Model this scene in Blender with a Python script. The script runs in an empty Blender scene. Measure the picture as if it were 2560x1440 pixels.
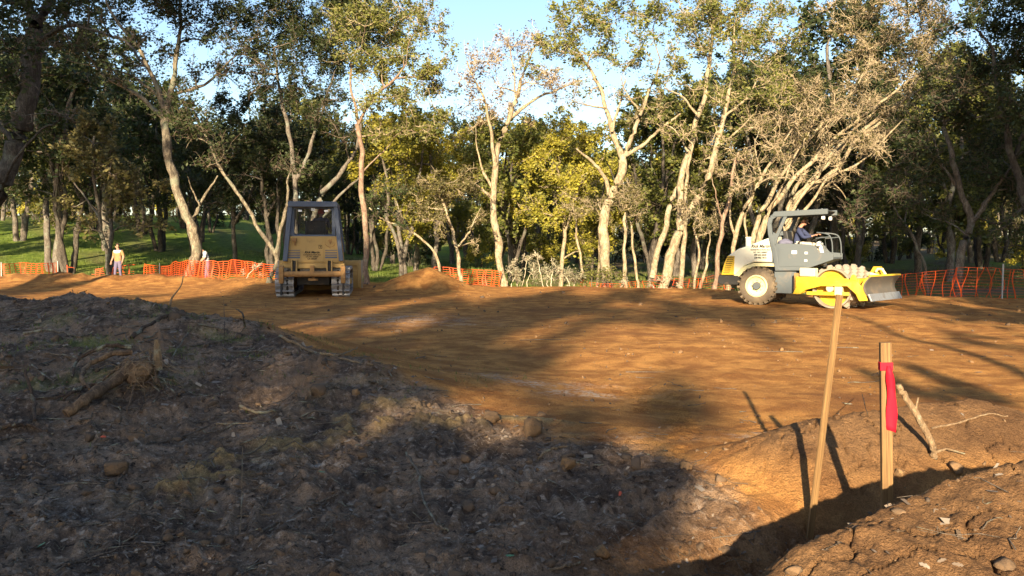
import bpy, bmesh, math, random
import numpy as np
from mathutils import Vector, Matrix, Quaternion

scene = bpy.context.scene
col = scene.collection

# ------------------------------------------------------------------ camera
FPX = 2130.0                      # focal length in photo pixels (2560 wide)
CAM_H = 1.7
PITCH = math.atan(105.0 / FPX)
cam_d = bpy.data.cameras.new('camera')
cam_d.lens = 36.0 * FPX / 2560.0
cam_d.sensor_width = 36.0
cam_d.clip_start = 0.05
cam_d.clip_end = 3000
cam = bpy.data.objects.new('camera', cam_d)
cam.location = (0, 0, CAM_H)
cam.rotation_euler = (math.pi / 2 - PITCH, 0, 0)
col.objects.link(cam)
scene.camera = cam

# ------------------------------------------------------------------ light
SUN_AZ = math.radians(8.0)        # shadows run away from the camera, a little to the right
SUN_EL = math.radians(17.0)
SUN_DIR = Vector((math.sin(SUN_AZ) * math.cos(SUN_EL), math.cos(SUN_AZ) * math.cos(SUN_EL), -math.sin(SUN_EL)))
world = bpy.data.worlds.new('World')
scene.world = world
world.use_nodes = True
wn = world.node_tree.nodes
wl = world.node_tree.links
wn.clear()
sky = wn.new('ShaderNodeTexSky')
sky.sky_type = 'NISHITA'
sky.sun_disc = False
sky.sun_elevation = SUN_EL
sky.sun_rotation = math.pi + SUN_AZ
sky.altitude = 400
sky.air_density = 1.0
sky.dust_density = 1.2
sky.ozone_density = 1.5
bg = wn.new('ShaderNodeBackground')
bg.inputs['Strength'].default_value = 0.085
wo = wn.new('ShaderNodeOutputWorld')
wl.new(sky.outputs['Color'], bg.inputs['Color'])
wl.new(bg.outputs['Background'], wo.inputs['Surface'])

sun_d = bpy.data.lights.new('sun', 'SUN')
sun_d.energy = 5.0
sun_d.angle = math.radians(0.6)
sun_d.color = (1.0, 0.81, 0.54)
sun = bpy.data.objects.new('sun', sun_d)
sun.rotation_euler = SUN_DIR.to_track_quat('-Z', 'Y').to_euler()
sun.location = (-5, -30, 20)
col.objects.link(sun)

scene.view_settings.view_transform = 'Standard'
scene.view_settings.look = 'None'
scene.view_settings.gamma = 1.0
scene.view_settings.use_curve_mapping = False
scene.view_settings.exposure = 1.62
scene.render.engine = 'CYCLES'
scene.cycles.max_bounces = 6
scene.cycles.diffuse_bounces = 3
scene.cycles.transmission_bounces = 4
scene.cycles.transparent_max_bounces = 4

# ------------------------------------------------------------------ pixel to place
CF = np.array([0, math.cos(PITCH), -math.sin(PITCH)])
CU = np.array([0, math.sin(PITCH), math.cos(PITCH)])


def at(px, py, d):
    """point at forward distance d (metres along +Y) seen at photo pixel (px, py)"""
    r = CF + np.array([1., 0, 0]) * (px - 1280) / FPX - CU * (py - 720) / FPX
    return np.array([0, 0, CAM_H]) + r * (d / r[1])


# ------------------------------------------------------------------ noise
_perm = np.random.RandomState(7).permutation(512)
_perm = np.concatenate([_perm, _perm, _perm])
_ga = np.random.RandomState(3).rand(512) * 2 * math.pi
_gx, _gy = np.cos(_ga), np.sin(_ga)


def perlin(x, y, seed=0):
    x = np.asarray(x, float) + seed * 17.31
    y = np.asarray(y, float) - seed * 9.77
    xi = np.floor(x).astype(int)
    yi = np.floor(y).astype(int)
    xf = x - xi
    yf = y - yi
    u = xf * xf * xf * (xf * (xf * 6 - 15) + 10)
    v = yf * yf * yf * (yf * (yf * 6 - 15) + 10)

    def g(ix, iy, fx, fy):
        h = _perm[(_perm[ix & 511] + iy) & 511]
        return _gx[h] * fx + _gy[h] * fy
    a = g(xi, yi, xf, yf)
    b = g(xi + 1, yi, xf - 1, yf)
    c = g(xi, yi + 1, xf, yf - 1)
    d = g(xi + 1, yi + 1, xf - 1, yf - 1)
    return (a + u * (b - a) + v * (c - a) + u * v * (a - b - c + d)) * 1.5


def fbm(x, y, octv=4, seed=0, gain=0.5, lac=2.03):
    s = 0
    a = 1.0
    f = 1.0
    for i in range(octv):
        s = s + a * perlin(x * f, y * f, seed + i)
        a *= gain
        f *= lac
    return s


def sstep(a, b, x):
    t = np.clip((np.asarray(x, float) - a) / (b - a), 0, 1)
    return t * t * (3 - 2 * t)


def seg_dist(x, y, pts):
    """distance to a polyline and its interpolated 3rd value, plus arclength"""
    best = np.full(np.shape(x), 1e9)
    val = np.zeros(np.shape(x))
    arc = np.zeros(np.shape(x))
    acc = 0
    for (ax, ay, av), (bx, by, bv) in zip(pts[:-1], pts[1:]):
        dx, dy = bx - ax, by - ay
        L2 = dx * dx + dy * dy
        t = np.clip(((x - ax) * dx + (y - ay) * dy) / L2, 0, 1)
        d = np.hypot(x - ax - t * dx, y - ay - t * dy)
        m = d < best
        best = np.where(m, d, best)
        val = np.where(m, av + t * (bv - av), val)
        arc = np.where(m, acc + t * math.sqrt(L2), arc)
        acc += math.sqrt(L2)
    return best, val, arc


# ------------------------------------------------------------------ terrain shape
def cr(px, py, d):
    p = at(px, py, d)
    return (float(p[0]), float(p[1]), float(p[2]))


LEFT_CREST = [(-14, 15.5, 0.85), cr(0, 738, 14), cr(200, 752, 13), cr(400, 772, 12), cr(560, 803, 11.2), cr(650, 838, 10.5),
              cr(800, 878, 9.8), cr(930, 928, 9.0), cr(1010, 990, 8.2), cr(1090, 1050, 7.5)]
RIGHT_CREST = [cr(1835, 1215, 5.9), cr(1930, 1120, 6.1), cr(2050, 1065, 6.3), cr(2300, 1015, 6.6), cr(2450, 1000, 6.7), cr(2600, 1040, 6.6), (5.2, 5.2, 0.45), (5.0, 3.4, .5)]
NEAR_MOUND = [cr(1930, 1450, 3.35), cr(1990, 1390, 3.42), cr(2090, 1330, 3.58), cr(2250, 1250, 3.78), cr(2420, 1180, 3.95), cr(2640, 1130, 4.1), (5.0, 4.3, .6)]
TRENCH = [(1.0, 4.35, 0.45), (1.45, 4.6, 1.0), (2.0, 4.85, 1.0), (2.55, 5.1, .6)]
CLAY = [(-2.3, 5.6, 1), (-2.05, 6.3, 1), (-1.56, 6.9, 1), (-1.1, 7.7, 1), (-.54, 7.3, .8), (.2, 7.6, .8), (.5, 7.2, .5)]
SOIL_EDGE_X = [-30, -8.4, -4.96, -3.1, -1.48, -.5, .25, .7, 1.22, 1.6, 6]
SOIL_EDGE_Y = [18, 15, 12.8, 11.2, 9.4, 8.0, 7.4, 6.9, 6.3, 5.4, 3.5]
TRACK_A = [(-3.4, 4.6, 0), (-1.2, 5.2, 0), (.6, 5.3, 0), (1.5, 5.9, 0)]
TRACK_C = [(-2.6, 5.3, 0), (-1.0, 5.95, 0), (.2, 5.9, 0), (1.3, 5.0, 0)]
TRACK_B = [(-1.9, 6.5, 0), (-.4, 6.6, 0), (.9, 6.2, 0), (1.4, 7.6, 0), (1.7, 10, 0)]


def terrain(x, y, fine=True):
    x = np.asarray(x, float)
    y = np.asarray(y, float)
    r = np.hypot(x, y)
    z = 0.05 * fbm(x / 5.0, y / 5.0, 3, 1) * sstep(3, 14, r)
    # pad: scraped, gently rutted
    z = z + 0.020 * fbm(x / 2.3, y / 2.2, 3, 5) * sstep(6, 14, y)
    soil = sstep(0.5, -0.5, y - np.interp(x, SOIL_EDGE_X, SOIL_EDGE_Y) + 0.5 * fbm(x / .9, y / .9, 3, 11))
    # left heap of stripped topsoil
    d, v, _ = seg_dist(x, y, LEFT_CREST)
    side = y - np.interp(x, [p[0] for p in LEFT_CREST], [p[1] for p in LEFT_CREST])
    w = np.where(side > 0, 2.6 + 1.2 * v, 3.6 + 4.5 * v)
    heap = v * np.clip(1 - (d / w), 0, 1) ** 1.25
    heap = heap * (1 + 0.16 * fbm(x / 1.6, y / 1.6, 3, 21))
    z = z + heap
    # right heap, near heap, trench
    d, v, _ = seg_dist(x, y, RIGHT_CREST)
    s2 = y - np.interp(x, [p[0] for p in RIGHT_CREST[:6]], [p[1] for p in RIGHT_CREST[:6]])
    w = np.where(s2 > 0, .75, .95)
    rh = np.maximum(v, 0.0) * np.clip(1 - (d / w) ** 1.3, 0, 1)
    d2, v2, _ = seg_dist(x, y, NEAR_MOUND)
    s3 = y - np.interp(x, [p[0] for p in NEAR_MOUND], [p[1] for p in NEAR_MOUND])
    w2 = np.where(s3 > 0, .45, 1.7)
    nm = np.maximum(v2, 0.0) * np.clip(1 - (d2 / w2) ** 1.4, 0, 1)
    d3, v3, _ = seg_dist(x, y, TRENCH)
    tr = -0.50 * v3 * np.exp(-(d3 / .46) ** 2)
    hr = np.maximum(rh, nm) + np.minimum(rh, nm) * .2 + tr
    z = z + hr
    rheap = np.clip(np.maximum(rh, nm) / .25 + np.exp(-(d3 / .5) ** 2), 0, 1)
    # far berm on the left and loose pile by the dozer
    d, v, _ = seg_dist(x, y, [(-34, 35, .35), (-24, 36, .30), (-19.5, 36.5, .55), (-16, 36.6, .42), (-13, 36.5, .35), (-9, 35, .3)])
    z = z + v * np.exp(-(d / 1.9) ** 2) * (1 + .35 * fbm(x / 1.1, y / 1.1, 3, 31))
    pc = at(1075, 700, 33.5)
    z = z + 0.78 * np.clip(1 - np.hypot((x - pc[0]) / 1.9, (y - pc[1]) / 1.7), 0, 1) ** .9 + .22 * np.exp(-(((x - pc[0] + 1.8) / 1.6) ** 2 + ((y - pc[1]) / 1.5) ** 2))
    # pad edge: lower ground behind on the centre-right
    edge = np.interp(x, [-30, -10, -4, 0, 3, 7, 10, 14, 20, 40], [38.5, 37.5, 37, 35.8, 34, 31.5, 29.5, 27, 24, 22])
    beyond = sstep(0, 2.2, y - edge)
    z = z - 0.34 * beyond * sstep(-3, 2, x) + .10 * np.exp(-((y - edge + .6) / .9) ** 2) * sstep(-2, 3, x)
    # forest floor rises to the left and far back
    z = z + sstep(40, 82, y) * (3.3 * sstep(-6, -42, x) + 0.8) + sstep(70, 160, y) * 3.0
    z = z + beyond * 0.10 * fbm(x / 3, y / 3, 3, 41)
    clay_d, clay_v, _ = seg_dist(x, y, CLAY)
    clay = np.clip(clay_v * np.exp(-(clay_d / .24) ** 2) * (.55 + 2.2 * fbm(x / .30, y / .30, 3, 61)), 0, 1)
    z = z + .045 * clay
    if fine:
        rough = np.clip(soil + .75 * rheap, 0, 1) * (1 - sstep(16, 26, r))
        tracks = []
        for P, sd in ((TRACK_A, 3), (TRACK_B, 4), (TRACK_C, 5)):
            td, _, ta = seg_dist(x, y, P)
            tm = sstep(.34, .24, td) * sstep(-.35, .1, fbm(x / .6, y / .6, 2, 95 + sd))
            ph = (ta + .03 * perlin(x * 2, y * 2, sd)) / .155
            fr = ph - np.floor(ph)
            tracks.append((tm, sstep(.0, .18, fr) * sstep(.62, .38, fr)))
            rough = rough * (1 - .75 * tm)
        lumps = fbm(x / .55, y / .55, 5, 51, gain=.55)
        wx = x + .10 * perlin(x / .3, y / .3, 57)
        wy = y + .10 * perlin(x / .3, y / .3, 58)
        crumb = np.abs(fbm(wx / .42, wy / .42, 5, 53, gain=.62))
        z = z + rough * (0.040 * lumps + .048 * (crumb - .35)) * (1 - .5 * rheap)
        z = z + rough * .028 * np.abs(fbm(x / .16, y / .16, 4, 71, gain=.6)) * (1 - .35 * rheap)
        # clods thrown on the surface
        c = perlin(x / .13, y / .13, 81)
        z = z + soil * .02 * np.clip(c - .42, 0, .35)
        # cracked faces on the right heap
        cr_ = np.abs(fbm(x / .5, y / .5, 3, 91))
        z = z - rheap * .045 * sstep(.045, .0, cr_)
        # the dozer's own trail across the pad
        for off in (-.9, .9):
            td, _, ta = seg_dist(x, y, [(-6.3 + off, 26.5, 0), (-4.0 + off, 20, 0), (-1.6 + off, 14, 0), (.6 + off, 9, 0), (1.6 + off, 7.6, 0)])
            ph = ta / .17
            fr = ph - np.floor(ph)
            z = z + sstep(.30, .22, td) * sstep(-.2, .35, fbm(x / 1.2, y / 1.6, 2, 131)) * (.018 * sstep(0, .15, fr) * sstep(.55, .3, fr) - .012) * (1 - soil)
        # crawler track prints
        for tm, wv in tracks:
            z = z + tm * (.040 * wv - .028)
        pad = (1 - soil) * (1 - rheap) * (1 - beyond)
        z = z + pad * .008 * np.abs(fbm(x / .35, y / .35, 4, 101, gain=.6))
        z = z + pad * .012 * np.clip(perlin(x / .17, y / .25, 111) - .35, 0, 1)
        z = z + pad * .016 * np.clip(fbm(x / 1.6, y / 1.4, 3, 121), -1, .4) * sstep(6, 9, y)
    return z, soil, rheap, clay, beyond


def H(x, y):
    return float(terrain(np.array([x]), np.array([y]))[0][0])


def Hs(x, y):
    return terrain(np.asarray(x), np.asarray(y))[0]


# ------------------------------------------------------------------ materials
def mat(name, base=(.5, .5, .5), rough=.7, metal=0.0, spec=.3):
    m = bpy.data.materials.new(name)
    m.use_nodes = True
    b = m.node_tree.nodes['Principled BSDF']
    b.inputs['Base Color'].default_value = (*base, 1)
    b.inputs['Roughness'].default_value = rough
    b.inputs['Metallic'].default_value = metal
    b.inputs['Specular IOR Level'].default_value = spec
    return m


def nd(m, t, **kw):
    n = m.node_tree.nodes.new(t)
    for k, v in kw.items():
        if k in n.inputs:
            n.inputs[k].default_value = v
        else:
            setattr(n, k, v)
    return n


def lk(m, a, b):
    m.node_tree.links.new(a, b)


def mixc(m, fac, a, b, blend='MIX'):
    n = m.node_tree.nodes.new('ShaderNodeMix')
    n.data_type = 'RGBA'
    n.blend_type = blend
    for idx, v in ((0, fac), (6, a), (7, b)):
        if isinstance(v, (int, float)):
            n.inputs[idx].default_value = v
        elif isinstance(v, tuple):
            n.inputs[idx].default_value = (*v, 1)
        else:
            lk(m, v, n.inputs[idx])
    return n.outputs[2]


def ramp(m, fac, p0, p1):
    n = m.node_tree.nodes.new('ShaderNodeMapRange')
    n.interpolation_type = 'SMOOTHSTEP'
    n.inputs[1].default_value = p0
    n.inputs[2].default_value = p1
    lk(m, fac, n.inputs[0])
    return n.outputs[0]


def noise(m, scale, detail=5, rough=.6, vec=None, dist=0.0):
    n = nd(m, 'ShaderNodeTexNoise')
    n.inputs['Scale'].default_value = scale
    n.inputs['Detail'].default_value = detail
    n.inputs['Roughness'].default_value = rough
    n.inputs['Distortion'].default_value = dist
    if vec is not None:
        lk(m, vec, n.inputs['Vector'])
    return n.outputs['Fac']


def bump(m, height, strength=.3, dist=.02):
    n = nd(m, 'ShaderNodeBump')
    n.inputs['Strength'].default_value = strength
    n.inputs['Distance'].default_value = dist
    lk(m, height, n.inputs['Height'])
    lk(m, n.outputs['Normal'], m.node_tree.nodes['Principled BSDF'].inputs['Normal'])


def worn(name, base, dirt, rough=.5, amount=.5, scale=3.0, metal=0.0, spec=.4, fine=40.0):
    """paint with real dirt and rubbed patches"""
    m = mat(name, base, rough, metal, spec)
    tc = nd(m, 'ShaderNodeTexCoord').outputs['Object']
    n1 = noise(m, scale, 6, .65, tc, .6)
    n2 = noise(m, fine, 3, .6, tc)
    f = nd(m, 'ShaderNodeMath', operation='MULTIPLY')
    lk(m, ramp(m, n1, .62 - .3 * amount, .78 - .12 * amount), f.inputs[0])
    f.inputs[1].default_value = min(1, .35 + amount * .5)
    c = mixc(m, f.outputs[0], base, dirt)
    c = mixc(m, ramp(m, n2, .35, .75), c, tuple(x * .86 for x in base), 'MIX') if False else c
    b = m.node_tree.nodes['Principled BSDF']
    lk(m, c, b.inputs['Base Color'])
    r = nd(m, 'ShaderNodeMapRange')
    r.inputs[3].default_value = rough
    r.inputs[4].default_value = min(.95, rough + .35)
    lk(m, n1, r.inputs[0])
    lk(m, r.outputs[0], b.inputs['Roughness'])
    bump(m, n2, .08, .004)
    return m


def bark(name, light, dark, scale=6.0, lichen=(.30, .30, .22)):
    m = mat(name, light, .9, 0, .15)
    tc = nd(m, 'ShaderNodeTexCoord').outputs['Object']
    mp = nd(m, 'ShaderNodeMapping')
    mp.inputs['Scale'].default_value = (1, 1, .35)
    lk(m, tc, mp.inputs['Vector'])
    n1 = noise(m, scale * 2.2, 6, .7, mp.outputs[0], .8)
    n2 = noise(m, scale * .35, 4, .6, tc)
    n3 = noise(m, scale * 9, 3, .6, mp.outputs[0])
    c = mixc(m, ramp(m, n1, .42, .62), dark, light)
    c = mixc(m, ramp(m, n2, .52, .66), c, lichen)
    c = mixc(m, ramp(m, n3, .40, .75), c, dark)
    lk(m, c, m.node_tree.nodes['Principled BSDF'].inputs['Base Color'])
    bump(m, n1, .6, .04)
    return m


def leafmat(name, dark, light, trans=.35):
    m = mat(name, light, .55, 0, .35)
    b = m.node_tree.nodes['Principled BSDF']
    a = nd(m, 'ShaderNodeAttribute', attribute_name='tint')
    oi = nd(m, 'ShaderNodeObjectInfo')
    c = mixc(m, a.outputs['Fac'], dark, light)
    hs = nd(m, 'ShaderNodeHueSaturation')
    mr = nd(m, 'ShaderNodeMapRange')
    mr.inputs[3].default_value = .75
    mr.inputs[4].default_value = 1.25
    lk(m, oi.outputs['Random'], mr.inputs[0])
    lk(m, mr.outputs[0], hs.inputs['Value'])
    lk(m, c, hs.inputs['Color'])
    lk(m, hs.outputs[0], b.inputs['Base Color'])
    tr = nd(m, 'ShaderNodeBsdfTranslucent')
    lk(m, hs.outputs[0], tr.inputs['Color'])
    mx = nd(m, 'ShaderNodeMixShader')
    mx.inputs[0].default_value = trans
    out = m.node_tree.nodes['Material Output']
    lk(m, b.outputs[0], mx.inputs[1])
    lk(m, tr.outputs[0], mx.inputs[2])
    lk(m, mx.outputs[0], out.inputs['Surface'])
    return m


# ------------------------------------------------------------------ object helpers
def link(o, parent=None):
    col.objects.link(o)
    if parent is not None:
        o.parent = parent
    return o


def tag(o, label=None, cat=None, group=None, kind=None):
    if label:
        o['label'] = label
    if cat:
        o['category'] = cat
    if group:
        o['group'] = group
    if kind:
        o['kind'] = kind
    return o


def empty(name, loc=(0, 0, 0), rz=0, label=None, cat=None, group=None):
    o = bpy.data.objects.new(name, None)
    o.empty_display_size = .3
    o.location = loc
    o.rotation_euler = (0, 0, rz)
    col.objects.link(o)
    return tag(o, label, cat, group)


def mesh_np(name, V, F, mats, parent=None, smooth=False, attr=None, midx=None):
    """V (n,3); F (m,k) with k = 3 or 4"""
    V = np.asarray(V, np.float32)
    F = np.asarray(F, np.int32)
    me = bpy.data.meshes.new(name)
    k = F.shape[1]
    me.vertices.add(len(V))
    me.vertices.foreach_set('co', V.ravel())
    me.loops.add(F.size)
    me.loops.foreach_set('vertex_index', F.ravel())
    me.polygons.add(len(F))
    me.polygons.foreach_set('loop_start', np.arange(0, F.size, k, dtype=np.int32))
    me.polygons.foreach_set('loop_total', np.full(len(F), k, np.int32))
    if smooth:
        me.polygons.foreach_set('use_smooth', np.ones(len(F), bool))
    if midx is not None:
        me.polygons.foreach_set('material_index', np.asarray(midx, np.int32))
    me.update(calc_edges=True)
    if attr is not None:
        for nm, (dom, typ, data) in attr.items():
            a = me.attributes.new(nm, typ, dom)
            key = 'value' if typ == 'FLOAT' else 'color'
            a.data.foreach_set(key, np.asarray(data, np.float32).ravel())
    for mm in (mats if isinstance(mats, (list, tuple)) else [mats]):
        me.materials.append(mm)
    o = bpy.data.objects.new(name, me)
    return link(o, parent)


class MB:
    def __init__(self):
        self.V = []
        self.F = []
        self.M = []

    def add(self, verts, faces, m=0, T=None):
        o = len(self.V)
        for v in verts:
            v = Vector(v)
            self.V.append(T @ v if T is not None else v)
        for f in faces:
            self.F.append([i + o for i in f])
            self.M.append(m)
        return self

    def box(self, lo, hi, m=0, T=None):
        x0, y0, z0 = lo
        x1, y1, z1 = hi
        return self.add([(x0, y0, z0), (x1, y0, z0), (x1, y1, z0), (x0, y1, z0), (x0, y0, z1), (x1, y0, z1), (x1, y1, z1), (x0, y1, z1)],
                        [(3, 2, 1, 0), (4, 5, 6, 7), (0, 1, 5, 4), (1, 2, 6, 5), (2, 3, 7, 6), (3, 0, 4, 7)], m, T)

    def bar(self, p0, p1, w, h, m=0, up=(0, 0, 1)):
        """rectangular bar from p0 to p1, w across, h along up"""
        p0 = Vector(p0)
        p1 = Vector(p1)
        d = (p1 - p0).normalized()
        u = Vector(up)
        s = d.cross(u)
        if s.length < 1e-4:
            s = d.cross(Vector((0, 1, 0)))
        s.normalize()
        u = s.cross(d)
        vs = []
        for p in (p0, p1):
            for a, b in ((-1, -1), (1, -1), (1, 1), (-1, 1)):
                vs.append(p + s * a * w / 2 + u * b * h / 2)
        return self.add(vs, [(0, 1, 2, 3), (7, 6, 5, 4), (0, 4, 5, 1), (1, 5, 6, 2), (2, 6, 7, 3), (3, 7, 4, 0)], m)

    def tube(self, pts, r, n=8, m=0, caps=True):
        pts = [Vector(p) for p in pts]
        rs = r if isinstance(r, (list, tuple)) else [r] * len(pts)
        ref = Vector((0, 0, 1))
        vs = []
        for i, p in enumerate(pts):
            d = (pts[min(i + 1, len(pts) - 1)] - pts[max(i - 1, 0)]).normalized()
            a = d.cross(ref)
            if a.length < .15:
                a = d.cross(Vector((1, 0, 0)))
            a.normalize()
            b = d.cross(a)
            for k in range(n):
                t = 2 * math.pi * k / n
                vs.append(p + (a * math.cos(t) + b * math.sin(t)) * rs[i])
        fs = []
        for i in range(len(pts) - 1):
            for k in range(n):
                fs.append((i * n + k, i * n + (k + 1) % n, (i + 1) * n + (k + 1) % n, (i + 1) * n + k))
        if caps:
            fs.append(tuple(range(n - 1, -1, -1)))
            fs.append(tuple((len(pts) - 1) * n + k for k in range(n)))
        return self.add(vs, fs, m)

    def prism(self, poly, a, b, axis='y', m=0):
        """polygon in the plane normal to axis, extruded a..b. axis y: (x,z); x: (y,z); z: (x,y)"""
        n = len(poly)

        def P(p, t):
            return {'y': (p[0], t, p[1]), 'x': (t, p[0], p[1]), 'z': (p[0], p[1], t)}[axis]
        vs = [P(p, a) for p in poly] + [P(p, b) for p in poly]
        fs = [tuple(range(n)), tuple(range(2 * n - 1, n - 1, -1))]
        fs += [(i, i + n, (i + 1) % n + n, (i + 1) % n) for i in range(n)]
        return self.add(vs, fs, m)

    def lathe(self, prof, n=24, c=(0, 0, 0), axis='y', m=0, cap=True):
        """profile of (radius, along-axis)"""
        vs = []
        for r, h in prof:
            for k in range(n):
                t = 2 * math.pi * k / n
                u, v = r * math.cos(t), r * math.sin(t)
                p = {'y': (u, h, v), 'x': (h, u, v), 'z': (u, v, h)}[axis]
                vs.append((p[0] + c[0], p[1] + c[1], p[2] + c[2]))
        fs = []
        for i in range(len(prof) - 1):
            for k in range(n):
                fs.append((i * n + k, i * n + (k + 1) % n, (i + 1) * n + (k + 1) % n, (i + 1) * n + k))
        if cap and prof[0][0] > 1e-5:
            fs.append(tuple(range(n)))
        if cap and prof[-1][0] > 1e-5:
            fs.append(tuple((len(prof) - 1) * n + k for k in range(n)))
        return self.add(vs, fs, m)

    def build(self, name, mats, parent=None, smooth=False, bevel=0.0, loc=None, kind=None):
        me = bpy.data.meshes.new(name)
        me.from_pydata([tuple(v) for v in self.V], [], self.F)
        for mm in (mats if isinstance(mats, (list, tuple)) else [mats]):
            me.materials.append(mm)
        me.polygons.foreach_set('material_index', self.M)
        me.update()
        bm = bmesh.new()
        bm.from_mesh(me)
        bmesh.ops.recalc_face_normals(bm, faces=bm.faces)
        bm.to_mesh(me)
        bm.free()
        if smooth:
            me.polygons.foreach_set('use_smooth', [True] * len(me.polygons))
            me.set_sharp_from_angle(angle=math.radians(38))
        o = bpy.data.objects.new(name, me)
        link(o, parent)
        if loc is not None:
            o.location = loc
        if bevel:
            md = o.modifiers.new('bevel', 'BEVEL')
            md.width = bevel
            md.segments = 2
            md.limit_method = 'ANGLE'
            md.angle_limit = math.radians(40)
        if kind:
            o['kind'] = kind
        return o


def tubes_batch(P, R, n=4):
    """P (b,k,3), R (b,k) -> V, F for b tubes at once"""
    b, k, _ = P.shape
    D = np.empty_like(P)
    D[:, 1:-1] = P[:, 2:] - P[:, :-2]
    D[:, 0] = P[:, 1] - P[:, 0]
    D[:, -1] = P[:, -1] - P[:, -2]
    D /= np.linalg.norm(D, axis=2, keepdims=True) + 1e-9
    ref = np.where(np.abs(D[..., 2:3]) > .9, np.array([1., 0, 0]), np.array([0, 0, 1.]))
    A = np.cross(D, ref)
    A /= np.linalg.norm(A, axis=2, keepdims=True) + 1e-9
    B = np.cross(D, A)
    t = np.arange(n) * 2 * math.pi / n
    V = P[:, :, None, :] + R[:, :, None, None] * (A[:, :, None, :] * np.cos(t)[None, None, :, None] + B[:, :, None, :] * np.sin(t)[None, None, :, None])
    V = V.reshape(-1, 3)
    i = np.arange(b)[:, None, None] * k * n
    j = np.arange(k - 1)[None, :, None] * n
    q = np.arange(n)[None, None, :]
    q2 = (q + 1) % n
    F = np.stack([i + j + q, i + j + q2, i + j + n + q2, i + j + n + q], -1).reshape(-1, 4)
    return V, F


def smooth_path(pts, per=5, jit=0.0, rng=None):
    """Catmull-Rom resample"""
    P = np.asarray(pts, float)
    P = np.vstack([2 * P[0] - P[1], P, 2 * P[-1] - P[-2]])
    out = []
    for i in range(1, len(P) - 2):
        for t in np.arange(per) / per:
            a, b, c, d = P[i - 1], P[i], P[i + 1], P[i + 2]
            out.append(.5 * ((2 * b) + (-a + c) * t + (2 * a - 5 * b + 4 * c - d) * t * t + (-a + 3 * b - 3 * c + d) * t ** 3))
    out.append(P[-2])
    out = np.array(out)
    if jit and rng is not None:
        out[1:] += rng.normal(0, jit, out[1:].shape)
    return out
# ------------------------------------------------------------------ ground
def soil_material():
    m = mat('soil', (.2, .1, .05), .95, 0, .12)
    b = m.node_tree.nodes['Principled BSDF']
    geo = nd(m, 'ShaderNodeNewGeometry').outputs['Position']
    a = nd(m, 'ShaderNodeAttribute', attribute_name='soil')
    sp = nd(m, 'ShaderNodeSeparateColor')
    lk(m, a.outputs['Color'], sp.inputs[0])
    a2 = nd(m, 'ShaderNodeAttribute', attribute_name='cover')
    sp2 = nd(m, 'ShaderNodeSeparateColor')
    lk(m, a2.outputs['Color'], sp2.inputs[0])
    n_big = noise(m, .35, 5, .6, geo, .5)
    n_mid = noise(m, 2.2, 6, .65, geo, .4)
    n_fin = noise(m, 17, 6, .72, geo)
    n_grit = noise(m, 95, 3, .7, geo)
    # scraped orange subsoil
    pad = mixc(m, ramp(m, n_mid, .35, .68), (.31, .134, .042), (.60, .295, .088))
    pad = mixc(m, ramp(m, n_big, .5, .72), pad, (.25, .108, .040))
    pad = mixc(m, ramp(m, n_fin, .60, .74), pad, (.62, .36, .14))
    pad = mixc(m, ramp(m, n_fin, .40, .28), pad, (.13, .062, .028))
    # dark stripped topsoil
    top = mixc(m, ramp(m, n_mid, .38, .64), (.105, .074, .055), (.33, .225, .15))
    top = mixc(m, ramp(m, n_fin, .52, .72), top, (.46, .37, .30))
    top = mixc(m, ramp(m, n_fin, .46, .34), top, (.045, .033, .027))
    top = mixc(m, ramp(m, n_big, .56, .66), top, (.31, .19, .11))
    # brown heap soil
    hp = mixc(m, ramp(m, n_mid, .36, .66), (.14, .078, .040), (.225, .128, .064))
    hp = mixc(m, ramp(m, n_fin, .40, .30), hp, (.09, .052, .03))
    c = mixc(m, sp.outputs[0], pad, top)
    c = mixc(m, sp.outputs[1], c, hp)
    clay = mixc(m, ramp(m, n_fin, .35, .65), (.25, .17, .08), (.43, .30, .145))
    cf = nd(m, 'ShaderNodeMath', operation='MULTIPLY')
    cf.inputs[1].default_value = .95
    lk(m, sp.outputs[2], cf.inputs[0])
    c = mixc(m, cf.outputs[0], c, clay)
    # chalky smears
    ch = nd(m, 'ShaderNodeMath', operation='MULTIPLY')
    lk(m, sp2.outputs[1], ch.inputs[0])
    lk(m, ramp(m, n_fin, .42, .60), ch.inputs[1])
    c = mixc(m, ch.outputs[0], c, (.55, .52, .47))
    # grass and litter of the wood
    gr = mixc(m, ramp(m, n_mid, .35, .65), (.085, .145, .018), (.21, .27, .042))
    gr = mixc(m, ramp(m, n_fin, .55, .75), gr, (.24, .22, .09))
    lit = mixc(m, ramp(m, n_fin, .35, .65), (.10, .07, .045), (.22, .165, .10))
    fl = mixc(m, sp2.outputs[2], gr, lit)
    c = mixc(m, sp2.outputs[0], c, fl)
    g = nd(m, 'ShaderNodeMapRange')
    g.inputs[1].default_value = .28
    g.inputs[2].default_value = .72
    g.inputs[3].default_value = .58
    g.inputs[4].default_value = 1.42
    lk(m, n_grit, g.inputs[0])
    gc = nd(m, 'ShaderNodeCombineColor')
    for i in range(3):
        lk(m, g.outputs[0], gc.inputs[i])
    c = mixc(m, 1.0, c, gc.outputs[0], 'MULTIPLY')
    lk(m, c, b.inputs['Base Color'])
    h = nd(m, 'ShaderNodeMath', operation='ADD')
    lk(m, n_fin, h.inputs[0])
    hm = nd(m, 'ShaderNodeMath', operation='MULTIPLY')
    hm.inputs[1].default_value = .35
    lk(m, n_grit, hm.inputs[0])
    lk(m, hm.outputs[0], h.inputs[1])
    bump(m, h.outputs[0], 1.0, .05)
    return m


M_SOIL = soil_material()


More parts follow.
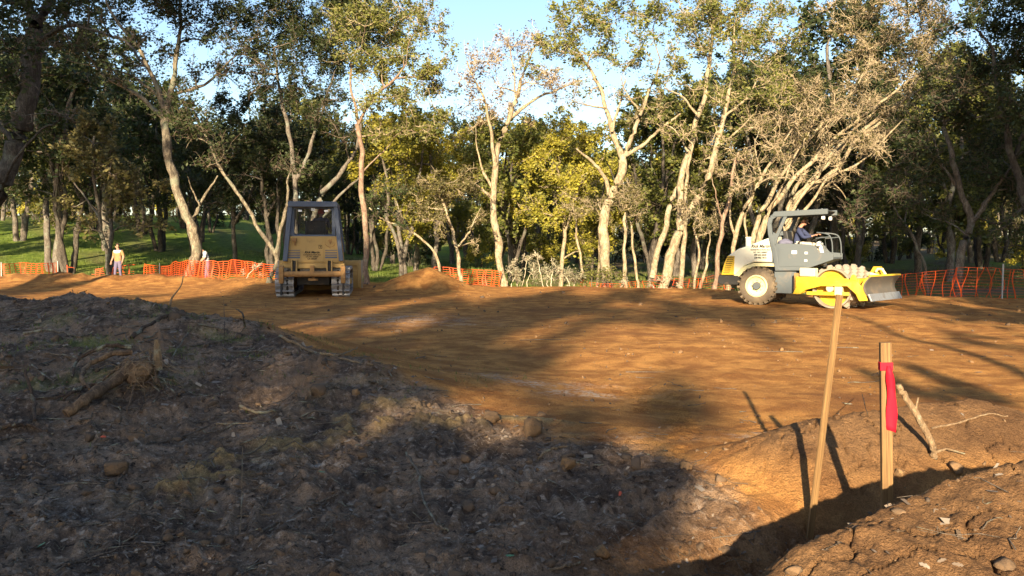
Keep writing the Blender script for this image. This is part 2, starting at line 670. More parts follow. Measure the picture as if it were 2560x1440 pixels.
def build_ground():
    th = np.concatenate([np.radians(np.linspace(-180, -44, 46)[:-1]), np.radians(np.linspace(-44, 44, 960)), np.radians(np.linspace(44, 180, 46)[1:])])
    rs = [0.0, .4, .9, 1.5, 2.0, 2.4]
    while rs[-1] < 900:
        r = rs[-1]
        k = np.interp(r, [2.4, 8, 14, 30, 45, 90], [.0042, .0052, .0078, .011, .03, .12])
        rs.append(r * (1 + k))
    rs = np.array(rs)
    nt, nr = len(th), len(rs)
    T, Rr = np.meshgrid(th, rs)
    X = (Rr * np.sin(T)).ravel()
    Y = (Rr * np.cos(T)).ravel()
    Z, soil, rheap, clay, beyond = terrain(X, Y)
    # flatten behind the viewer
    # cover masks
    left = sstep(2, -6, X)
    edge2 = sstep(-.4, 1.2, Y - np.interp(X, [-40, -24, -12, -6, 0, 3, 7, 10, 14, 20, 40], [39.3, 39.2, 38.8, 39.5, 38.8, 36.5, 33.2, 31.5, 29, 26, 24]) + .8 * fbm(X / 1.3, Y / 1.3, 3, 131))
    wood = np.clip(edge2, 0, 1)
    wood = np.maximum(wood, sstep(-9, -13, Y))
    litter = np.clip(.05 + .8 * fbm(X / 4.5, Y / 4.5, 3, 141) + .65 * sstep(-6, 8, X), 0, 1)
    chalk = np.zeros_like(X)
    for cx, cy, sx, sy, a in ((-2.7, 19.5, 1.6, 1.6, .8), (-1.3, 18.6, .9, .7, .6), (.55, 9.8, .75, .45, .95), (-.2, 10.2, .5, .5, .5), (1.0, 9.5, .4, .2, .9), (2.15, 7.3, .35, .25, .8), (-.1, 6.1, .4, .15, .5), (1.25, 7.2, .3, .2, .5), (-3.0, 5.2, .5, .4, .3), (-1.6, 6.2, .3, .15, .7)):
        q = np.exp(-(((X - cx) / sx) ** 2 + ((Y - cy) / sy) ** 2))
        chalk = np.maximum(chalk, a * q * np.clip(.55 + 1.3 * fbm(X / .5, Y / .5, 3, 151), 0, 1))
    weeds = np.clip(fbm(X / .8, Y / .8, 3, 161) * 1.6 - .45, 0, .55) * np.exp(-(((X + 4.6) / 2.4) ** 2 + ((Y - 9.8) / 1.8) ** 2))
    cover = np.stack([np.maximum(wood, weeds), chalk, np.where(wood > weeds, litter, .1), np.ones_like(X)], 1)
    soilc = np.stack([np.clip(soil * (1 - rheap) * (1 - beyond), 0, 1), np.clip(rheap, 0, 1) * .9, clay, np.ones_like(X)], 1)
    V = np.stack([X, Y, Z], 1)
    i = np.arange(nr - 1)[:, None] * nt
    j = np.arange(nt - 1)[None, :]
    F = np.stack([i + j, i + nt + j, i + nt + j + 1, i + j + 1], -1).reshape(-1, 4)
    o = mesh_np('ground', V, F[:, ::-1], M_SOIL, smooth=True, attr={'soil': ('POINT', 'FLOAT_COLOR', soilc), 'cover': ('POINT', 'FLOAT_COLOR', cover)})
    tag(o, kind='structure', label='orange brown graded earth with dark topsoil heaps and grassy wood floor', cat='ground')
    return o


ground = build_ground()
# ------------------------------------------------------------------ trees
BARK_PALE = bark('bark_pale', (.48, .40, .26), (.19, .145, .095), 6, (.36, .34, .24))
BARK_GREY = bark('bark_grey', (.22, .19, .16), (.09, .075, .06), 6, (.20, .21, .17))
BARK_MID = bark('bark_mid', (.33, .28, .20), (.11, .09, .065), 5, (.20, .21, .15))
BARK_PINK = bark('bark_pink', (.36, .26, .18), (.17, .11, .08), 6, (.30, .27, .20))
BARK_DARK = bark('bark_dark', (.13, .11, .09), (.05, .042, .035), 6, (.14, .14, .11))
TWIG = mat('twig', (.42, .335, .22), .9, 0, .15)
TWIG_DARK = mat('twig_dark', (.15, .115, .085), .9, 0, .15)
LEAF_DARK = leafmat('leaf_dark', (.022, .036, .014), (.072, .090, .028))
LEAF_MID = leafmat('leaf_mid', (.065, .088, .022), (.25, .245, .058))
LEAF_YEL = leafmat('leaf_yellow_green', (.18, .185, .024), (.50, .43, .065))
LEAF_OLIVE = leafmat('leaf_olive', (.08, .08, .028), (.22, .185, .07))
LEAF_BROWN = leafmat('leaf_brown', (.10, .065, .035), (.21, .135, .07))


def leaves_mesh(C, size, rng, jit=.35):
    """diamond leaves round the centres C; returns V, F, tint"""
    n = len(C)
    a = rng.normal(size=(n, 3))
    a[:, 2] *= .6
    a /= np.linalg.norm(a, axis=1, keepdims=True)
    b = rng.normal(size=(n, 3))
    b -= (a * b).sum(1, keepdims=True) * a
    b /= np.linalg.norm(b, axis=1, keepdims=True)
    s = size * np.clip(rng.lognormal(-.05, .38, (n, 1)), .4, 2.0)
    V = np.stack([C - a * s * .5, C + b * s * .27, C + a * s * .5, C - b * s * .27], 1).reshape(-1, 3)
    F = np.arange(4 * n).reshape(-1, 4)
    return V, F, np.repeat(rng.beta(1.6, 2.0, n), 4)


def grow(limbs, clumps, seed, leaf_size=.13, leaf_k=420., twig_k=9., dens=1.0, tint_bias=0.0, twig_r=.008, conn_r=.05, jit=.02):
    """limbs [(pts, r0, r1)], clumps [(centre, radius, density)] -> trunk (V,F), twig (V,F), leaf (V,F,tint)"""
    rng = np.random.RandomState(seed)
    TV, TF, WV, WF, LC, LB = [], [], [], [], [], []
    off = [0, 0]
    samp, srad = [], []

    def put(V, F, which):
        (TV if which == 0 else WV).append(V)
        (TF if which == 0 else WF).append(F + off[which])
        off[which] += len(V)
    for pts, r0, r1 in limbs:
        P = smooth_path(pts, 6, jit * .6, rng)
        n = len(P)
        sl = np.concatenate([[0], np.cumsum(np.linalg.norm(np.diff(P, axis=0), axis=1))])
        amp = .11 * np.clip(sl / 1.5, 0, 1)
        k0 = rng.uniform(0, 90)
        P[:, 0] += amp * perlin(sl * .9 + k0, sl * 0 + k0, 3)
        P[:, 1] += amp * perlin(sl * .9 + k0, sl * 0 + k0 + 7.3, 4)
        R = r0 + (r1 - r0) * np.linspace(0, 1, n) ** .85
        R = R * (1 + rng.normal(0, .05, n))
        V, F = tubes_batch(P[None], R[None], 9 if r0 > .08 else 6)
        # uneven bark outline
        V = V + (perlin(V[:, 0] * 5 + V[:, 2] * 1.5, V[:, 1] * 5 + V[:, 2] * 1.5, seed)[:, None]) * (V - np.repeat(P, len(V) // n, 0)) * .28
        put(V, F, 0)
        samp.append(P[n // 4:])
        srad.append(R[n // 4:])
    samp = np.concatenate(samp)
    srad = np.concatenate(srad)
    order = sorted(range(len(clumps)), key=lambda i: np.min(np.linalg.norm(samp - clumps[i][0], axis=1)))
    for ci in order:
        c, r, dn = clumps[ci]
        c = np.asarray(c, float)
        dv = samp - c
        cost = np.linalg.norm(dv, axis=1) + 1.1 * np.clip(dv[:, 2], 0, None) + .2 / (srad + .02) * .02
        k = int(np.argmin(cost))
        s0 = samp[k]
        L = np.linalg.norm(c - s0) + 1e-3
        t = np.linspace(0, 1, 8)[:, None]
        bow = np.array([0, 0, .12 * L]) + rng.normal(0, .07 * L, 3)
        P = s0 + (c - s0) * t + bow * (4 * t * (1 - t)) + rng.normal(0, .02 * L, (8, 3)) * t
        r0 = min(srad[k] * .7, conn_r * (.5 + .5 * r) + .006 * L)
        R = np.linspace(r0, max(.010, r0 * .3), 8)
        V, F = tubes_batch(P[None], R[None], 5)
        put(V, F, 0)
        samp = np.vstack([samp, P[3:]])
        srad = np.concatenate([srad, R[3:]])
        # branchlets
        n1 = max(4, int(4 + 3.0 * r))
        st = P[rng.randint(4, 8, n1)]
        d = rng.normal(size=(n1, 3))
        d[:, 2] += .25
        d /= np.linalg.norm(d, axis=1, keepdims=True)
        ln = r * rng.uniform(.6, 1.15, (n1, 1))
        tt = np.linspace(0, 1, 6)[None, :, None]
        BP = st[:, None, :] + d[:, None, :] * ln[:, None, :] * tt + rng.normal(0, .055 * r, (n1, 6, 3)) * tt
        BP[:, :, 2] += .10 * r * tt[..., 0] ** 2
        BR = np.linspace(max(.011, .35 * r0), .007, 6)[None, :].repeat(n1, 0)
        V, F = tubes_batch(BP, BR, 4)
        put(V, F, 1)
        # twigs
        n2 = int(n1 * twig_k * 1.3)
        bi = rng.randint(0, n1, n2)
        st = BP[bi, rng.randint(1, 6, n2)]
        d = rng.normal(size=(n2, 3)) + .8 * (BP[bi, 5] - BP[bi, 0]) / (r + .1)
        d /= np.linalg.norm(d, axis=1, keepdims=True)
        ln = r * rng.uniform(.2, .55, (n2, 1))
        tt = np.linspace(0, 1, 4)[None, :, None]
        WP = st[:, None, :] + d[:, None, :] * ln[:, None, :] * tt + rng.normal(0, .05 * r, (n2, 4, 3)) * tt
        WR = np.linspace(twig_r, twig_r * .5, 4)[None, :].repeat(n2, 0)
        V, F = tubes_batch(WP, WR, 3)
        put(V, F, 1)
        # leaves in tufts along the twigs
        nl = int(leaf_k * r * r * dens * dn * 2.5)
        if nl > 0:
            wi = rng.randint(0, n2, nl)
            wi = np.where(rng.rand(nl) < .6, (wi // 3) * 3, wi)
            tp = rng.uniform(.25, 1.1, (nl, 1))
            LC.append(WP[wi, 0] + (WP[wi, 3] - WP[wi, 0]) * tp + rng.normal(0, .05 + .045 * r, (nl, 3)))
            LB.append(np.full(nl, rng.normal(0, .10)))
    trunk = (np.concatenate(TV), np.concatenate(TF))
    twig = (np.concatenate(WV), np.concatenate(WF)) if WV else None
    leaf = None
    if LC:
        LCc = np.concatenate(LC)
        V, F, t = leaves_mesh(LCc, leaf_size * .86, rng)
        t = np.clip(t + np.repeat(np.concatenate(LB), 4) + tint_bias, 0, 1)
        leaf = (V, F, t)
    return trunk, twig, leaf


def tree_object(name, base, parts, bark_m, twig_m, leaf_m, label, cat='tree', group=None):
    root = empty(name, tuple(base), 0, label, cat, group)
    b = np.asarray(base, float)
    trunk, twig, leaf = parts
    mesh_np('trunk', trunk[0] - b, trunk[1], bark_m, root, smooth=True)
    if leaf is not None or twig is not None:
        Vs, Fs, Ms, Ts = [], [], [], []
        o = 0
        if twig is not None:
            Vs.append(twig[0]); Fs.append(twig[1]); Ms.append(np.zeros(len(twig[1]))); Ts.append(np.zeros(len(twig[0])))
            o = len(twig[0])
        if leaf is not None:
            Vs.append(leaf[0]); Fs.append(leaf[1] + o); Ms.append(np.ones(len(leaf[1]))); Ts.append(leaf[2])
        mesh_np('crown', np.concatenate(Vs) - b, np.concatenate(Fs), [twig_m, leaf_m], root, attr={'tint': ('POINT', 'FLOAT', np.concatenate(Ts))}, midx=np.concatenate(Ms))
    return root


WS = .74


def px_tree(name, d, limbs, clumps, label, bark_m=BARK_PALE, twig_m=TWIG, leaf_m=LEAF_MID, seed=1, spread=1.0, base_drop=True, cat='tree', group=None, flat=.55, **kw):
    """limbs [([(px,py[,dd])...], w0, w1)] in photo pixels; clumps [(px,py,rpx[,density[,dd]])]"""
    rng = np.random.RandomState(seed + 1000)
    k = d / FPX
    L3 = []
    for i, (pts, w0, w1) in enumerate(limbs):
        P = []
        dd = 0
        for q in pts:
            dd = q[2] if len(q) > 2 else dd
            P.append(at(q[0], q[1], d + dd))
        if i > 0:
            sg = rng.choice([-1, 1]) * rng.uniform(.2, .8)
            for j in range(1, len(P)):
                if len(pts[j]) < 3:
                    P[j] = at(pts[j][0], pts[j][1], d + sg * j * .6)
        L3.append([P, w0 * k * WS, w1 * k * WS])
    b = L3[0][0][0].copy()
    gz = H(b[0], b[1])
    # root the first limb in the ground with a flare
    P0 = L3[0][0]
    P0[0] = np.array([b[0], b[1], gz - .25])
    if len(P0) > 1 and base_drop:
        foot = P0[0] + (P0[1] - P0[0]) * min(.9, .45 / max(.5, np.linalg.norm(P0[1] - P0[0])))
        P0.insert(1, foot)
    L3.append([[P0[0], P0[0] + (P0[1] - P0[0]) * 1.0], L3[0][1] * 1.28, L3[0][1] * .9])
    for q in L3[1:-1]:
        if np.allclose(q[0][0][2], 0, atol=.6) and limbs and q[0][0][2] < gz + .6:
            q[0][0][2] = H(q[0][0][0], q[0][0][1]) - .2
    C3 = []
    for q in clumps:
        r = q[2] * k
        dn = q[3] if len(q) > 3 else 1.0
        dd = q[4] if len(q) > 4 else rng.normal(0, spread)
        C3.append((at(q[0], q[1], d + dd), r, dn))
        if rng.rand() < .65 and q[1] < 480:
            C3.append((at(q[0] + rng.normal(0, .9) * q[2], q[1] + rng.normal(.1, .6) * q[2], d + rng.normal(0, 1.2 * spread)), r * rng.uniform(.6, .85), dn * .7))
    parts = grow(L3, C3, seed, **kw)
    base = np.array([b[0], b[1], gz])
    return tree_object(name, base, parts, bark_m, twig_m, leaf_m, label, cat, group)


# --- the trees one can tell apart along the edge of the clearing
px_tree('oak_tree', 17, [([(-95, 830), (-75, 640), (-5, 480), (45, 360), (74, 240), (82, 130), (86, 60)], 36, 27), ([(86, 60), (58, -20), (40, -110)], 18, 11),
        ([(86, 60), (128, 0), (175, -90)], 19, 11), ([(84, 110), (170, 66), (250, 78), (330, 118), (372, 170)], 8, 2.5), ([(-5, 480), (30, 420), (90, 330), (150, 300)], 7, 2.5), ([(40, 370), (-10, 300), (-60, 230)], 10, 5)],
        [(20, 110, 60), (-10, 30, 80), (160, 20, 60, .8), (70, -70, 110), (-20, 210, 60), (150, 290, 38, .5), (0, 300, 40, .6), (210, -50, 90), (260, 60, 40, .5), (330, 120, 40, .5), (-60, 130, 80), (110, 110, 40, .6), (300, -60, 90, .7), (40, 190, 35, .5), (180, 120, 35, .5)],
        'large grey leaning oak trunk at the left edge of the clearing', BARK_DARK, TWIG_DARK, LEAF_DARK, 11, leaf_size=.085, leaf_k=900, spread=.8)  # dark bark paints in the shade that lies on this trunk
px_tree('oak_tree', 38, [([(470, 704), (492, 630), (478, 570), (442, 470), (418, 370), (412, 290)], 21, 13), ([(412, 290), (398, 240), (362, 150), (302, 62), (250, -20)], 11, 3),
        ([(412, 300), (350, 240), (262, 190), (215, 130), (180, 70)], 8, 2.5), ([(415, 290), (432, 200), (446, 90), (452, -20)], 11, 4), ([(428, 238), (520, 205), (590, 138)], 7, 2), ([(480, 555), (512, 490), (540, 440)], 7, 2), ([(500, 515), (478, 470), (470, 440)], 3, 1),
        ([(398, 240), (330, 190), (250, 170), (170, 150)], 5, 1.5)],
        [(200, 60, 60), (300, 30, 70), (400, 20, 80), (480, 60, 75), (545, 110, 55, .8), (250, 150, 50, .8), (330, 170, 50, .6), (560, 40, 70), (430, 140, 55, .7), (180, 130, 50, .8), (600, 140, 45, .8), (480, 180, 45, .6), (390, -60, 120), (230, -40, 90), (520, -60, 100), (120, 40, 60), (350, 100, 50, .7), (540, 180, 40, .5), (640, 90, 45, .7), (590, 210, 40, .4), (130, 110, 45, .7)],
        'crooked oak rising from the orange fence between the two men on foot', BARK_MID, TWIG_DARK, LEAF_DARK, 12, leaf_size=.13, leaf_k=340)
px_tree('oak_tree', 34.5, [([(668, 702), (690, 640), (640, 560), (600, 490), (555, 420), (520, 350), (485, 275)], 10, 3), ([(690, 640), (702, 570), (716, 500), (725, 450)], 8, 4)],
        [(485, 275, 55, .7), (520, 330, 55, .7), (560, 385, 45, .6), (450, 300, 55, .7), (730, 430, 45, .5), (520, 420, 40, .4)],
        'thin trunk leaning left, just left of the bulldozer', BARK_MID, TWIG_DARK, LEAF_DARK, 13, leaf_size=.13)
px_tree('oak_tree', 41, [([(728, 690), (738, 560), (739, 450), (725, 330), (700, 220), (688, 120)], 13, 4), ([(739, 450), (772, 380), (802, 290), (832, 190)], 8, 3), ([(770, 690), (792, 520), (850, 430), (892, 370), (902, 290)], 12, 4), ([(760, 690), (800, 560), (860, 480), (900, 440)], 8, 3)],
        [(640, 60, 60), (700, 80, 85, 1.2), (760, 60, 90, 1.2), (830, 50, 90, 1.2), (900, 80, 75), (690, 150, 75), (780, 160, 80), (860, 160, 75), (620, 130, 50), (650, 215, 45, .7), (740, 240, 60, .7), (840, 250, 50, .7), (700, -20, 100, 1.2), (820, -30, 100, 1.2), (900, 0, 90), (790, 300, 45, .5), (880, 330, 45, .5), (590, 30, 60)],
        'tall many-stemmed oak standing behind the bulldozer cab', BARK_GREY, TWIG_DARK, LEAF_DARK, 14, leaf_size=.13, leaf_k=470)
px_tree('oak_tree', 36, [([(917, 690), (914, 600), (906, 470), (901, 380), (896, 310)], 11, 8), ([(896, 310), (930, 250), (990, 190), (1018, 160)], 6, 2.5), ([(896, 310), (882, 230), (872, 150)], 6, 3), ([(906, 430), (940, 392), (978, 358)], 3.5, 1.5)],
        [(980, 80, 70), (1030, 140, 60), (1060, 205, 55), (960, 180, 60), (1005, 235, 55), (1078, 262, 45, .8), (930, 260, 50, .7), (1095, 312, 40, .7), (900, 120, 70), (1040, 330, 45, .7), (950, 340, 45, .6), (1000, 15, 60), (920, 30, 70), (1050, 60, 45, .7), (1105, 215, 40, .6)],
        'straight pinkish trunk just right of the bulldozer', BARK_PINK, TWIG, LEAF_MID, 15, leaf_size=.13, leaf_k=470)
px_tree('oak_tree', 39, [([(1262, 708), (1246, 620), (1235, 540), (1236, 450), (1246, 370), (1266, 310), (1290, 250), (1302, 200)], 15, 6), ([(1236, 450), (1234, 370), (1220, 290), (1196, 220), (1172, 150)], 8, 2), ([(1270, 300), (1330, 252), (1400, 222), (1450, 200)], 7, 2),
        ([(1290, 250), (1282, 160), (1262, 90)], 4, 1.5), ([(1302, 200), (1332, 130), (1352, 85)], 4, 1.5), ([(1236, 480), (1205, 420), (1190, 350)], 6, 2), ([(1236, 500), (1200, 470), (1180, 455)], 6, 3)],
        [(1195, 170, 55, .35), (1280, 120, 55, .3), (1350, 115, 55, .35), (1250, 220, 50, .3), (1330, 210, 50, .35), (1175, 260, 50, .35), (1225, 300, 45, .35), (1160, 195, 40, .3), (1400, 215, 45, .4), (1240, 140, 45, .3), (1300, 300, 40, .4)],
        'nearly bare pale tree in the centre, left of the grey brush', BARK_PALE, TWIG, LEAF_BROWN, 16, leaf_size=.12, leaf_k=300, twig_k=12, twig_r=.010)
px_tree('oak_tree', 38, [([(1522, 706), (1509, 600), (1511, 530), (1540, 470), (1558, 400)], 20, 14), ([(1558, 400), (1530, 330), (1515, 270), (1495, 210), (1452, 140), (1420, 85)], 11, 3), ([(1558, 400), (1580, 340), (1602, 280), (1632, 210), (1652, 150)], 10, 3), ([(1565, 388), (1612, 358), (1652, 320), (1702, 282)], 8, 3),
        ([(1525, 492), (1510, 440), (1476, 402), (1440, 372)], 8, 3), ([(1530, 330), (1546, 260), (1562, 200)], 6, 2), ([(1511, 535), (1497, 515), (1492, 490)], 4, 2), ([(1515, 270), (1480, 265), (1440, 255)], 4, 1.5), ([(1602, 280), (1570, 240), (1550, 190)], 4, 1.5)],
        [(1400, 60, 55), (1470, 40, 65), (1540, 60, 55, .8), (1380, 130, 40, .8), (1430, 130, 55, .8), (1500, 130, 55, .7), (1560, 160, 45, .6), (1622, 120, 55, .8), (1345, 90, 35, .7), (1440, -20, 70), (1540, -20, 70), (1620, 40, 60), (1642, 200, 45, .6), (1560, 250, 40, .25), (1480, 225, 40, .25), (1430, 260, 40, .2), (1600, 300, 40, .2), (1360, 180, 35, .4)],
        'white forked tree in the centre with a broken left arm', BARK_PALE, TWIG, LEAF_MID, 17, leaf_size=.14, leaf_k=380, twig_k=10)
px_tree('oak_tree', 36, [([(1648, 702), (1690, 600), (1716, 550), (1762, 460), (1792, 370), (1812, 290), (1832, 180), (1838, 90)], 20, 4), ([(1702, 575), (1700, 450), (1720, 380), (1746, 290), (1772, 180), (1782, 60), (1786, -40)], 14, 4), ([(1630, 695), (1652, 600), (1682, 500), (1702, 440)], 11, 8),
        ([(1700, 715), (1712, 560), (1717, 440), (1732, 360)], 9, 4), ([(1792, 370), (1842, 330), (1892, 280)], 6, 2), ([(1746, 290), (1702, 240), (1660, 220)], 5, 2), ([(1812, 290), (1870, 240), (1905, 180)], 5, 2), ([(1720, 380), (1690, 330), (1660, 310)], 4, 1.5)],
        [(1700, 60, 65), (1770, 30, 75), (1840, 50, 75), (1910, 60, 65), (1690, 150, 55, .8), (1760, 130, 55, .7), (1850, 140, 65, .8), (1930, 150, 55, .8), (1720, 230, 50, .6), (1830, 240, 55, .6), (1900, 240, 55, .7), (1790, 330, 45, .4), (1650, 260, 45, .5), (1870, 330, 45, .5), (1740, -40, 90), (1860, -40, 90), (1965, 20, 55, .8), (1700, 330, 40, .4), (1660, 340, 45, .4), (1985, 110, 45, .7), (1960, 225, 45, .6), (1930, 310, 45, .4), (1760, 400, 40, .3)],
        'pale tree with two stems in a V, left of the roller', BARK_PALE, TWIG, LEAF_MID, 18, leaf_size=.13, leaf_k=420, twig_k=11, twig_r=.009)
px_tree('oak_tree', 32, [([(1782, 738), (1806, 560), (1830, 450), (1852, 380)], 10, 4), ([(1806, 560), (1790, 480), (1780, 430)], 3, 1)],
        [(1840, 395, 45, .4), (1885, 420, 45, .4), (1795, 425, 35, .3), (1860, 470, 40, .3)],
        'slim straight pinkish trunk just behind the roller engine hood', BARK_PINK, TWIG, LEAF_OLIVE, 19, twig_k=12, leaf_k=300)
px_tree('oak_tree', 33, [([(1812, 730), (1838, 600), (1860, 520), (1902, 440), (1942, 380), (1992, 310)], 11, 3), ([(1838, 600), (1822, 520), (1832, 450)], 5, 2), ([(1902, 440), (1890, 380), (1900, 320)], 4, 1.5)],
        [(1990, 310, 55, .4), (1940, 370, 50, .3), (1900, 320, 45, .4), (1960, 440, 40, .2), (1850, 450, 40, .3)],
        'pale stem leaning right behind the roller hood', BARK_PALE, TWIG, LEAF_OLIVE, 20, twig_k=14, leaf_k=280, twig_r=.010)
px_tree('oak_tree', 33.5, [([(1890, 716), (1902, 580), (1962, 480), (2032, 400), (2090, 345), (2180, 270), (2292, 190)], 13, 3), ([(1868, 716), (1892, 560), (1932, 480), (1992, 390), (2062, 300), (2132, 240)], 11, 3), ([(1905, 700), (1962, 545), (2022, 460), (2102, 370), (2202, 290), (2302, 220)], 14, 4),
        ([(1925, 690), (1992, 505), (2082, 430), (2152, 340), (2252, 260), (2330, 130)], 11, 3), ([(1962, 545), (1990, 470), (2050, 360), (2120, 250), (2190, 120)], 8, 2.5), ([(2022, 460), (2060, 450), (2100, 470), (2120, 500)], 4, 1.2), ([(1880, 690), (1862, 560), (1880, 500), (1930, 400)], 5, 2), ([(1960, 560), (2040, 440), (2130, 330), (2230, 240), (2320, 170)], 7, 2), ([(1935, 600), (2000, 540), (2070, 450), (2160, 400), (2260, 300)], 7, 2), ([(1900, 600), (1950, 470), (2010, 350), (2060, 250)], 6, 2)],
        [(2000, 330, 65, .3), (2080, 290, 70, .35), (2150, 230, 75, .4), (2220, 190, 75, .45), (2280, 140, 75, .5), (2330, 90, 70, .6), (2120, 330, 60, .3), (2200, 280, 65, .3), (2280, 230, 65, .35), (1965, 400, 50, .25), (2050, 390, 55, .2), (2020, 235, 55, .5), (1960, 300, 50, .45), (2150, 140, 60, .6), (2230, 90, 70, .6), (2180, 40, 65, .7), (2300, 20, 80, .7), (2100, 430, 45, .12), (2060, 470, 40, .1), (2120, 80, 45, .7), (2240, -30, 90, .7), (2360, 170, 60, .4), (2250, 330, 50, .2), (2180, 370, 50, .15)],
        'pale stems leaning far right with twiggy tops above the roller', BARK_PALE, TWIG, LEAF_OLIVE, 21, twig_k=17, leaf_k=420, twig_r=.011, leaf_size=.11)
px_tree('oak_tree', 31, [([(2395, 715), (2405, 630), (2426, 560), (2402, 480), (2382, 400), (2366, 320), (2360, 250)], 17, 6), ([(2426, 560), (2472, 500), (2512, 440), (2542, 380)], 9, 3), ([(2402, 480), (2352, 400), (2330, 330)], 7, 2.5), ([(2420, 590), (2380, 560), (2330, 545), (2300, 530)], 4, 1.5)],
        [(2300, 330, 60), (2380, 300, 75), (2450, 280, 75), (2330, 420, 60), (2420, 400, 70), (2500, 380, 75), (2300, 500, 50, .5), (2460, 480, 60, .7), (2540, 480, 60), (2350, 550, 45, .4), (2250, 430, 50, .6), (2210, 470, 45, .4), (2400, 200, 70), (2330, 240, 55)],
        'shaded grey tree behind the orange fence right of the roller blade', BARK_GREY, TWIG_DARK, LEAF_DARK, 22, leaf_size=.12, twig_k=14, leaf_k=420)
px_tree('oak_tree', 33, [([(2330, 712), (2300, 640), (2262, 560), (2228, 505)], 6, 3), ([(2262, 560), (2270, 480), (2260, 420)], 3, 1)],
        [(2228, 490, 50, .6), (2180, 450, 50, .6), (2270, 410, 50, .7), (2150, 510, 45, .5), (2230, 560, 40, .4), (2120, 560, 45, .4)],
        'thin dark stem leaning left in the shade right of the roller', BARK_GREY, TWIG_DARK, LEAF_DARK, 23, twig_k=13)
px_tree('oak_tree', 29, [([(2590, 745), (2570, 560), (2535, 400), (2500, 250), (2480, 120)], 20, 6), ([(2535, 400), (2570, 300), (2590, 200)], 9, 3), ([(2560, 520), (2500, 560), (2440, 540)], 5, 1.5)],
        [(2400, 160, 65), (2450, 90, 75), (2520, 60, 80), (2545, 170, 75), (2480, 180, 65), (2410, 50, 60), (2550, 290, 60), (2600, 380, 70), (2540, 560, 55, .6), (2480, -30, 90), (2580, 0, 90), (2600, 130, 80), (2380, -30, 70, .7), (2590, 620, 50, .6), (2500, 620, 40, .4)],
        'dark leafy oak filling the upper right corner', BARK_DARK, TWIG_DARK, LEAF_DARK, 24, leaf_size=.12, leaf_k=560)
px_tree('young_oak', 36, [([(1156, 702), (1142, 620), (1120, 545), (1100, 490)], 9, 4), ([(1142, 620), (1180, 570), (1200, 520)], 4, 1.5)],
        [(1120, 500, 45), (1080, 465, 50), (1150, 450, 45), (1182, 560, 36, .8), (1050, 520, 45, .8), (1192, 480, 38), (1100, 560, 40, .7), (1195, 610, 26, .5)],
        'small leafy oak with a pale stem right of the dirt pile', BARK_PALE, TWIG, LEAF_OLIVE, 25, leaf_size=.12, leaf_k=520)
px_tree('young_oak', 38, [([(1114, 690), (1078, 622), (1022, 572), (962, 552), (925, 520)], 6, 2.5), ([(1022, 572), (1000, 530), (985, 500)], 3, 1)],
        [(960, 520, 48, .5), (1000, 560, 40, .4), (925, 495, 48, .6), (985, 480, 45, .6), (900, 540, 36, .4)],
        'bent sapling arching left over the dirt pile', BARK_PALE, TWIG_DARK, LEAF_DARK, 26, leaf_k=420)
px_tree('oak_tree', 44, [([(1402, 690), (1412, 580), (1402, 470), (1390, 400)], 9, 4), ([(1412, 580), (1440, 500), (1455, 440)], 5, 2)],
        [(1310, 400, 55, 1.2), (1380, 365, 55, 1.2), (1440, 400, 55, 1.2), (1462, 460, 50, 1.2), (1400, 450, 55, 1.2), (1340, 470, 55, 1.2), (1440, 535, 45, 1.1), (1380, 540, 50), (1300, 515, 45), (1482, 350, 45), (1420, 325, 45), (1455, 600, 40, 1.3), (1340, 330, 40, .8), (1470, 640, 30, 1.2)],
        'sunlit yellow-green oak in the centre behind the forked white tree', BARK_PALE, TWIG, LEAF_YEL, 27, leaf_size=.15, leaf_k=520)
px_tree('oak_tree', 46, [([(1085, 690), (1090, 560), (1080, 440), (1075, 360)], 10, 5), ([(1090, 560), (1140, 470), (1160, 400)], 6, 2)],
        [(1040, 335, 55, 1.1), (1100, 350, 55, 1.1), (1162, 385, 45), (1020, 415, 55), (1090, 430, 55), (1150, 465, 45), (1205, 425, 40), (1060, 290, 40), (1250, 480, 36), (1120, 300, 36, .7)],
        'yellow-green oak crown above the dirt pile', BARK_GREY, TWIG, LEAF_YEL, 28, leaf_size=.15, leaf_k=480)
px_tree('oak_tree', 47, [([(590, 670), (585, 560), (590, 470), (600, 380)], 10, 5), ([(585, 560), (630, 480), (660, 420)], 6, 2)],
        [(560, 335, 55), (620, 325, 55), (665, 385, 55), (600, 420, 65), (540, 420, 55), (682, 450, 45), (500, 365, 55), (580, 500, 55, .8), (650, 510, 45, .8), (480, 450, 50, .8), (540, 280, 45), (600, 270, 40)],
        'dense blue-green oak behind the thin leaning trunk', BARK_DARK, TWIG_DARK, LEAF_DARK, 29, leaf_size=.15, leaf_k=560)

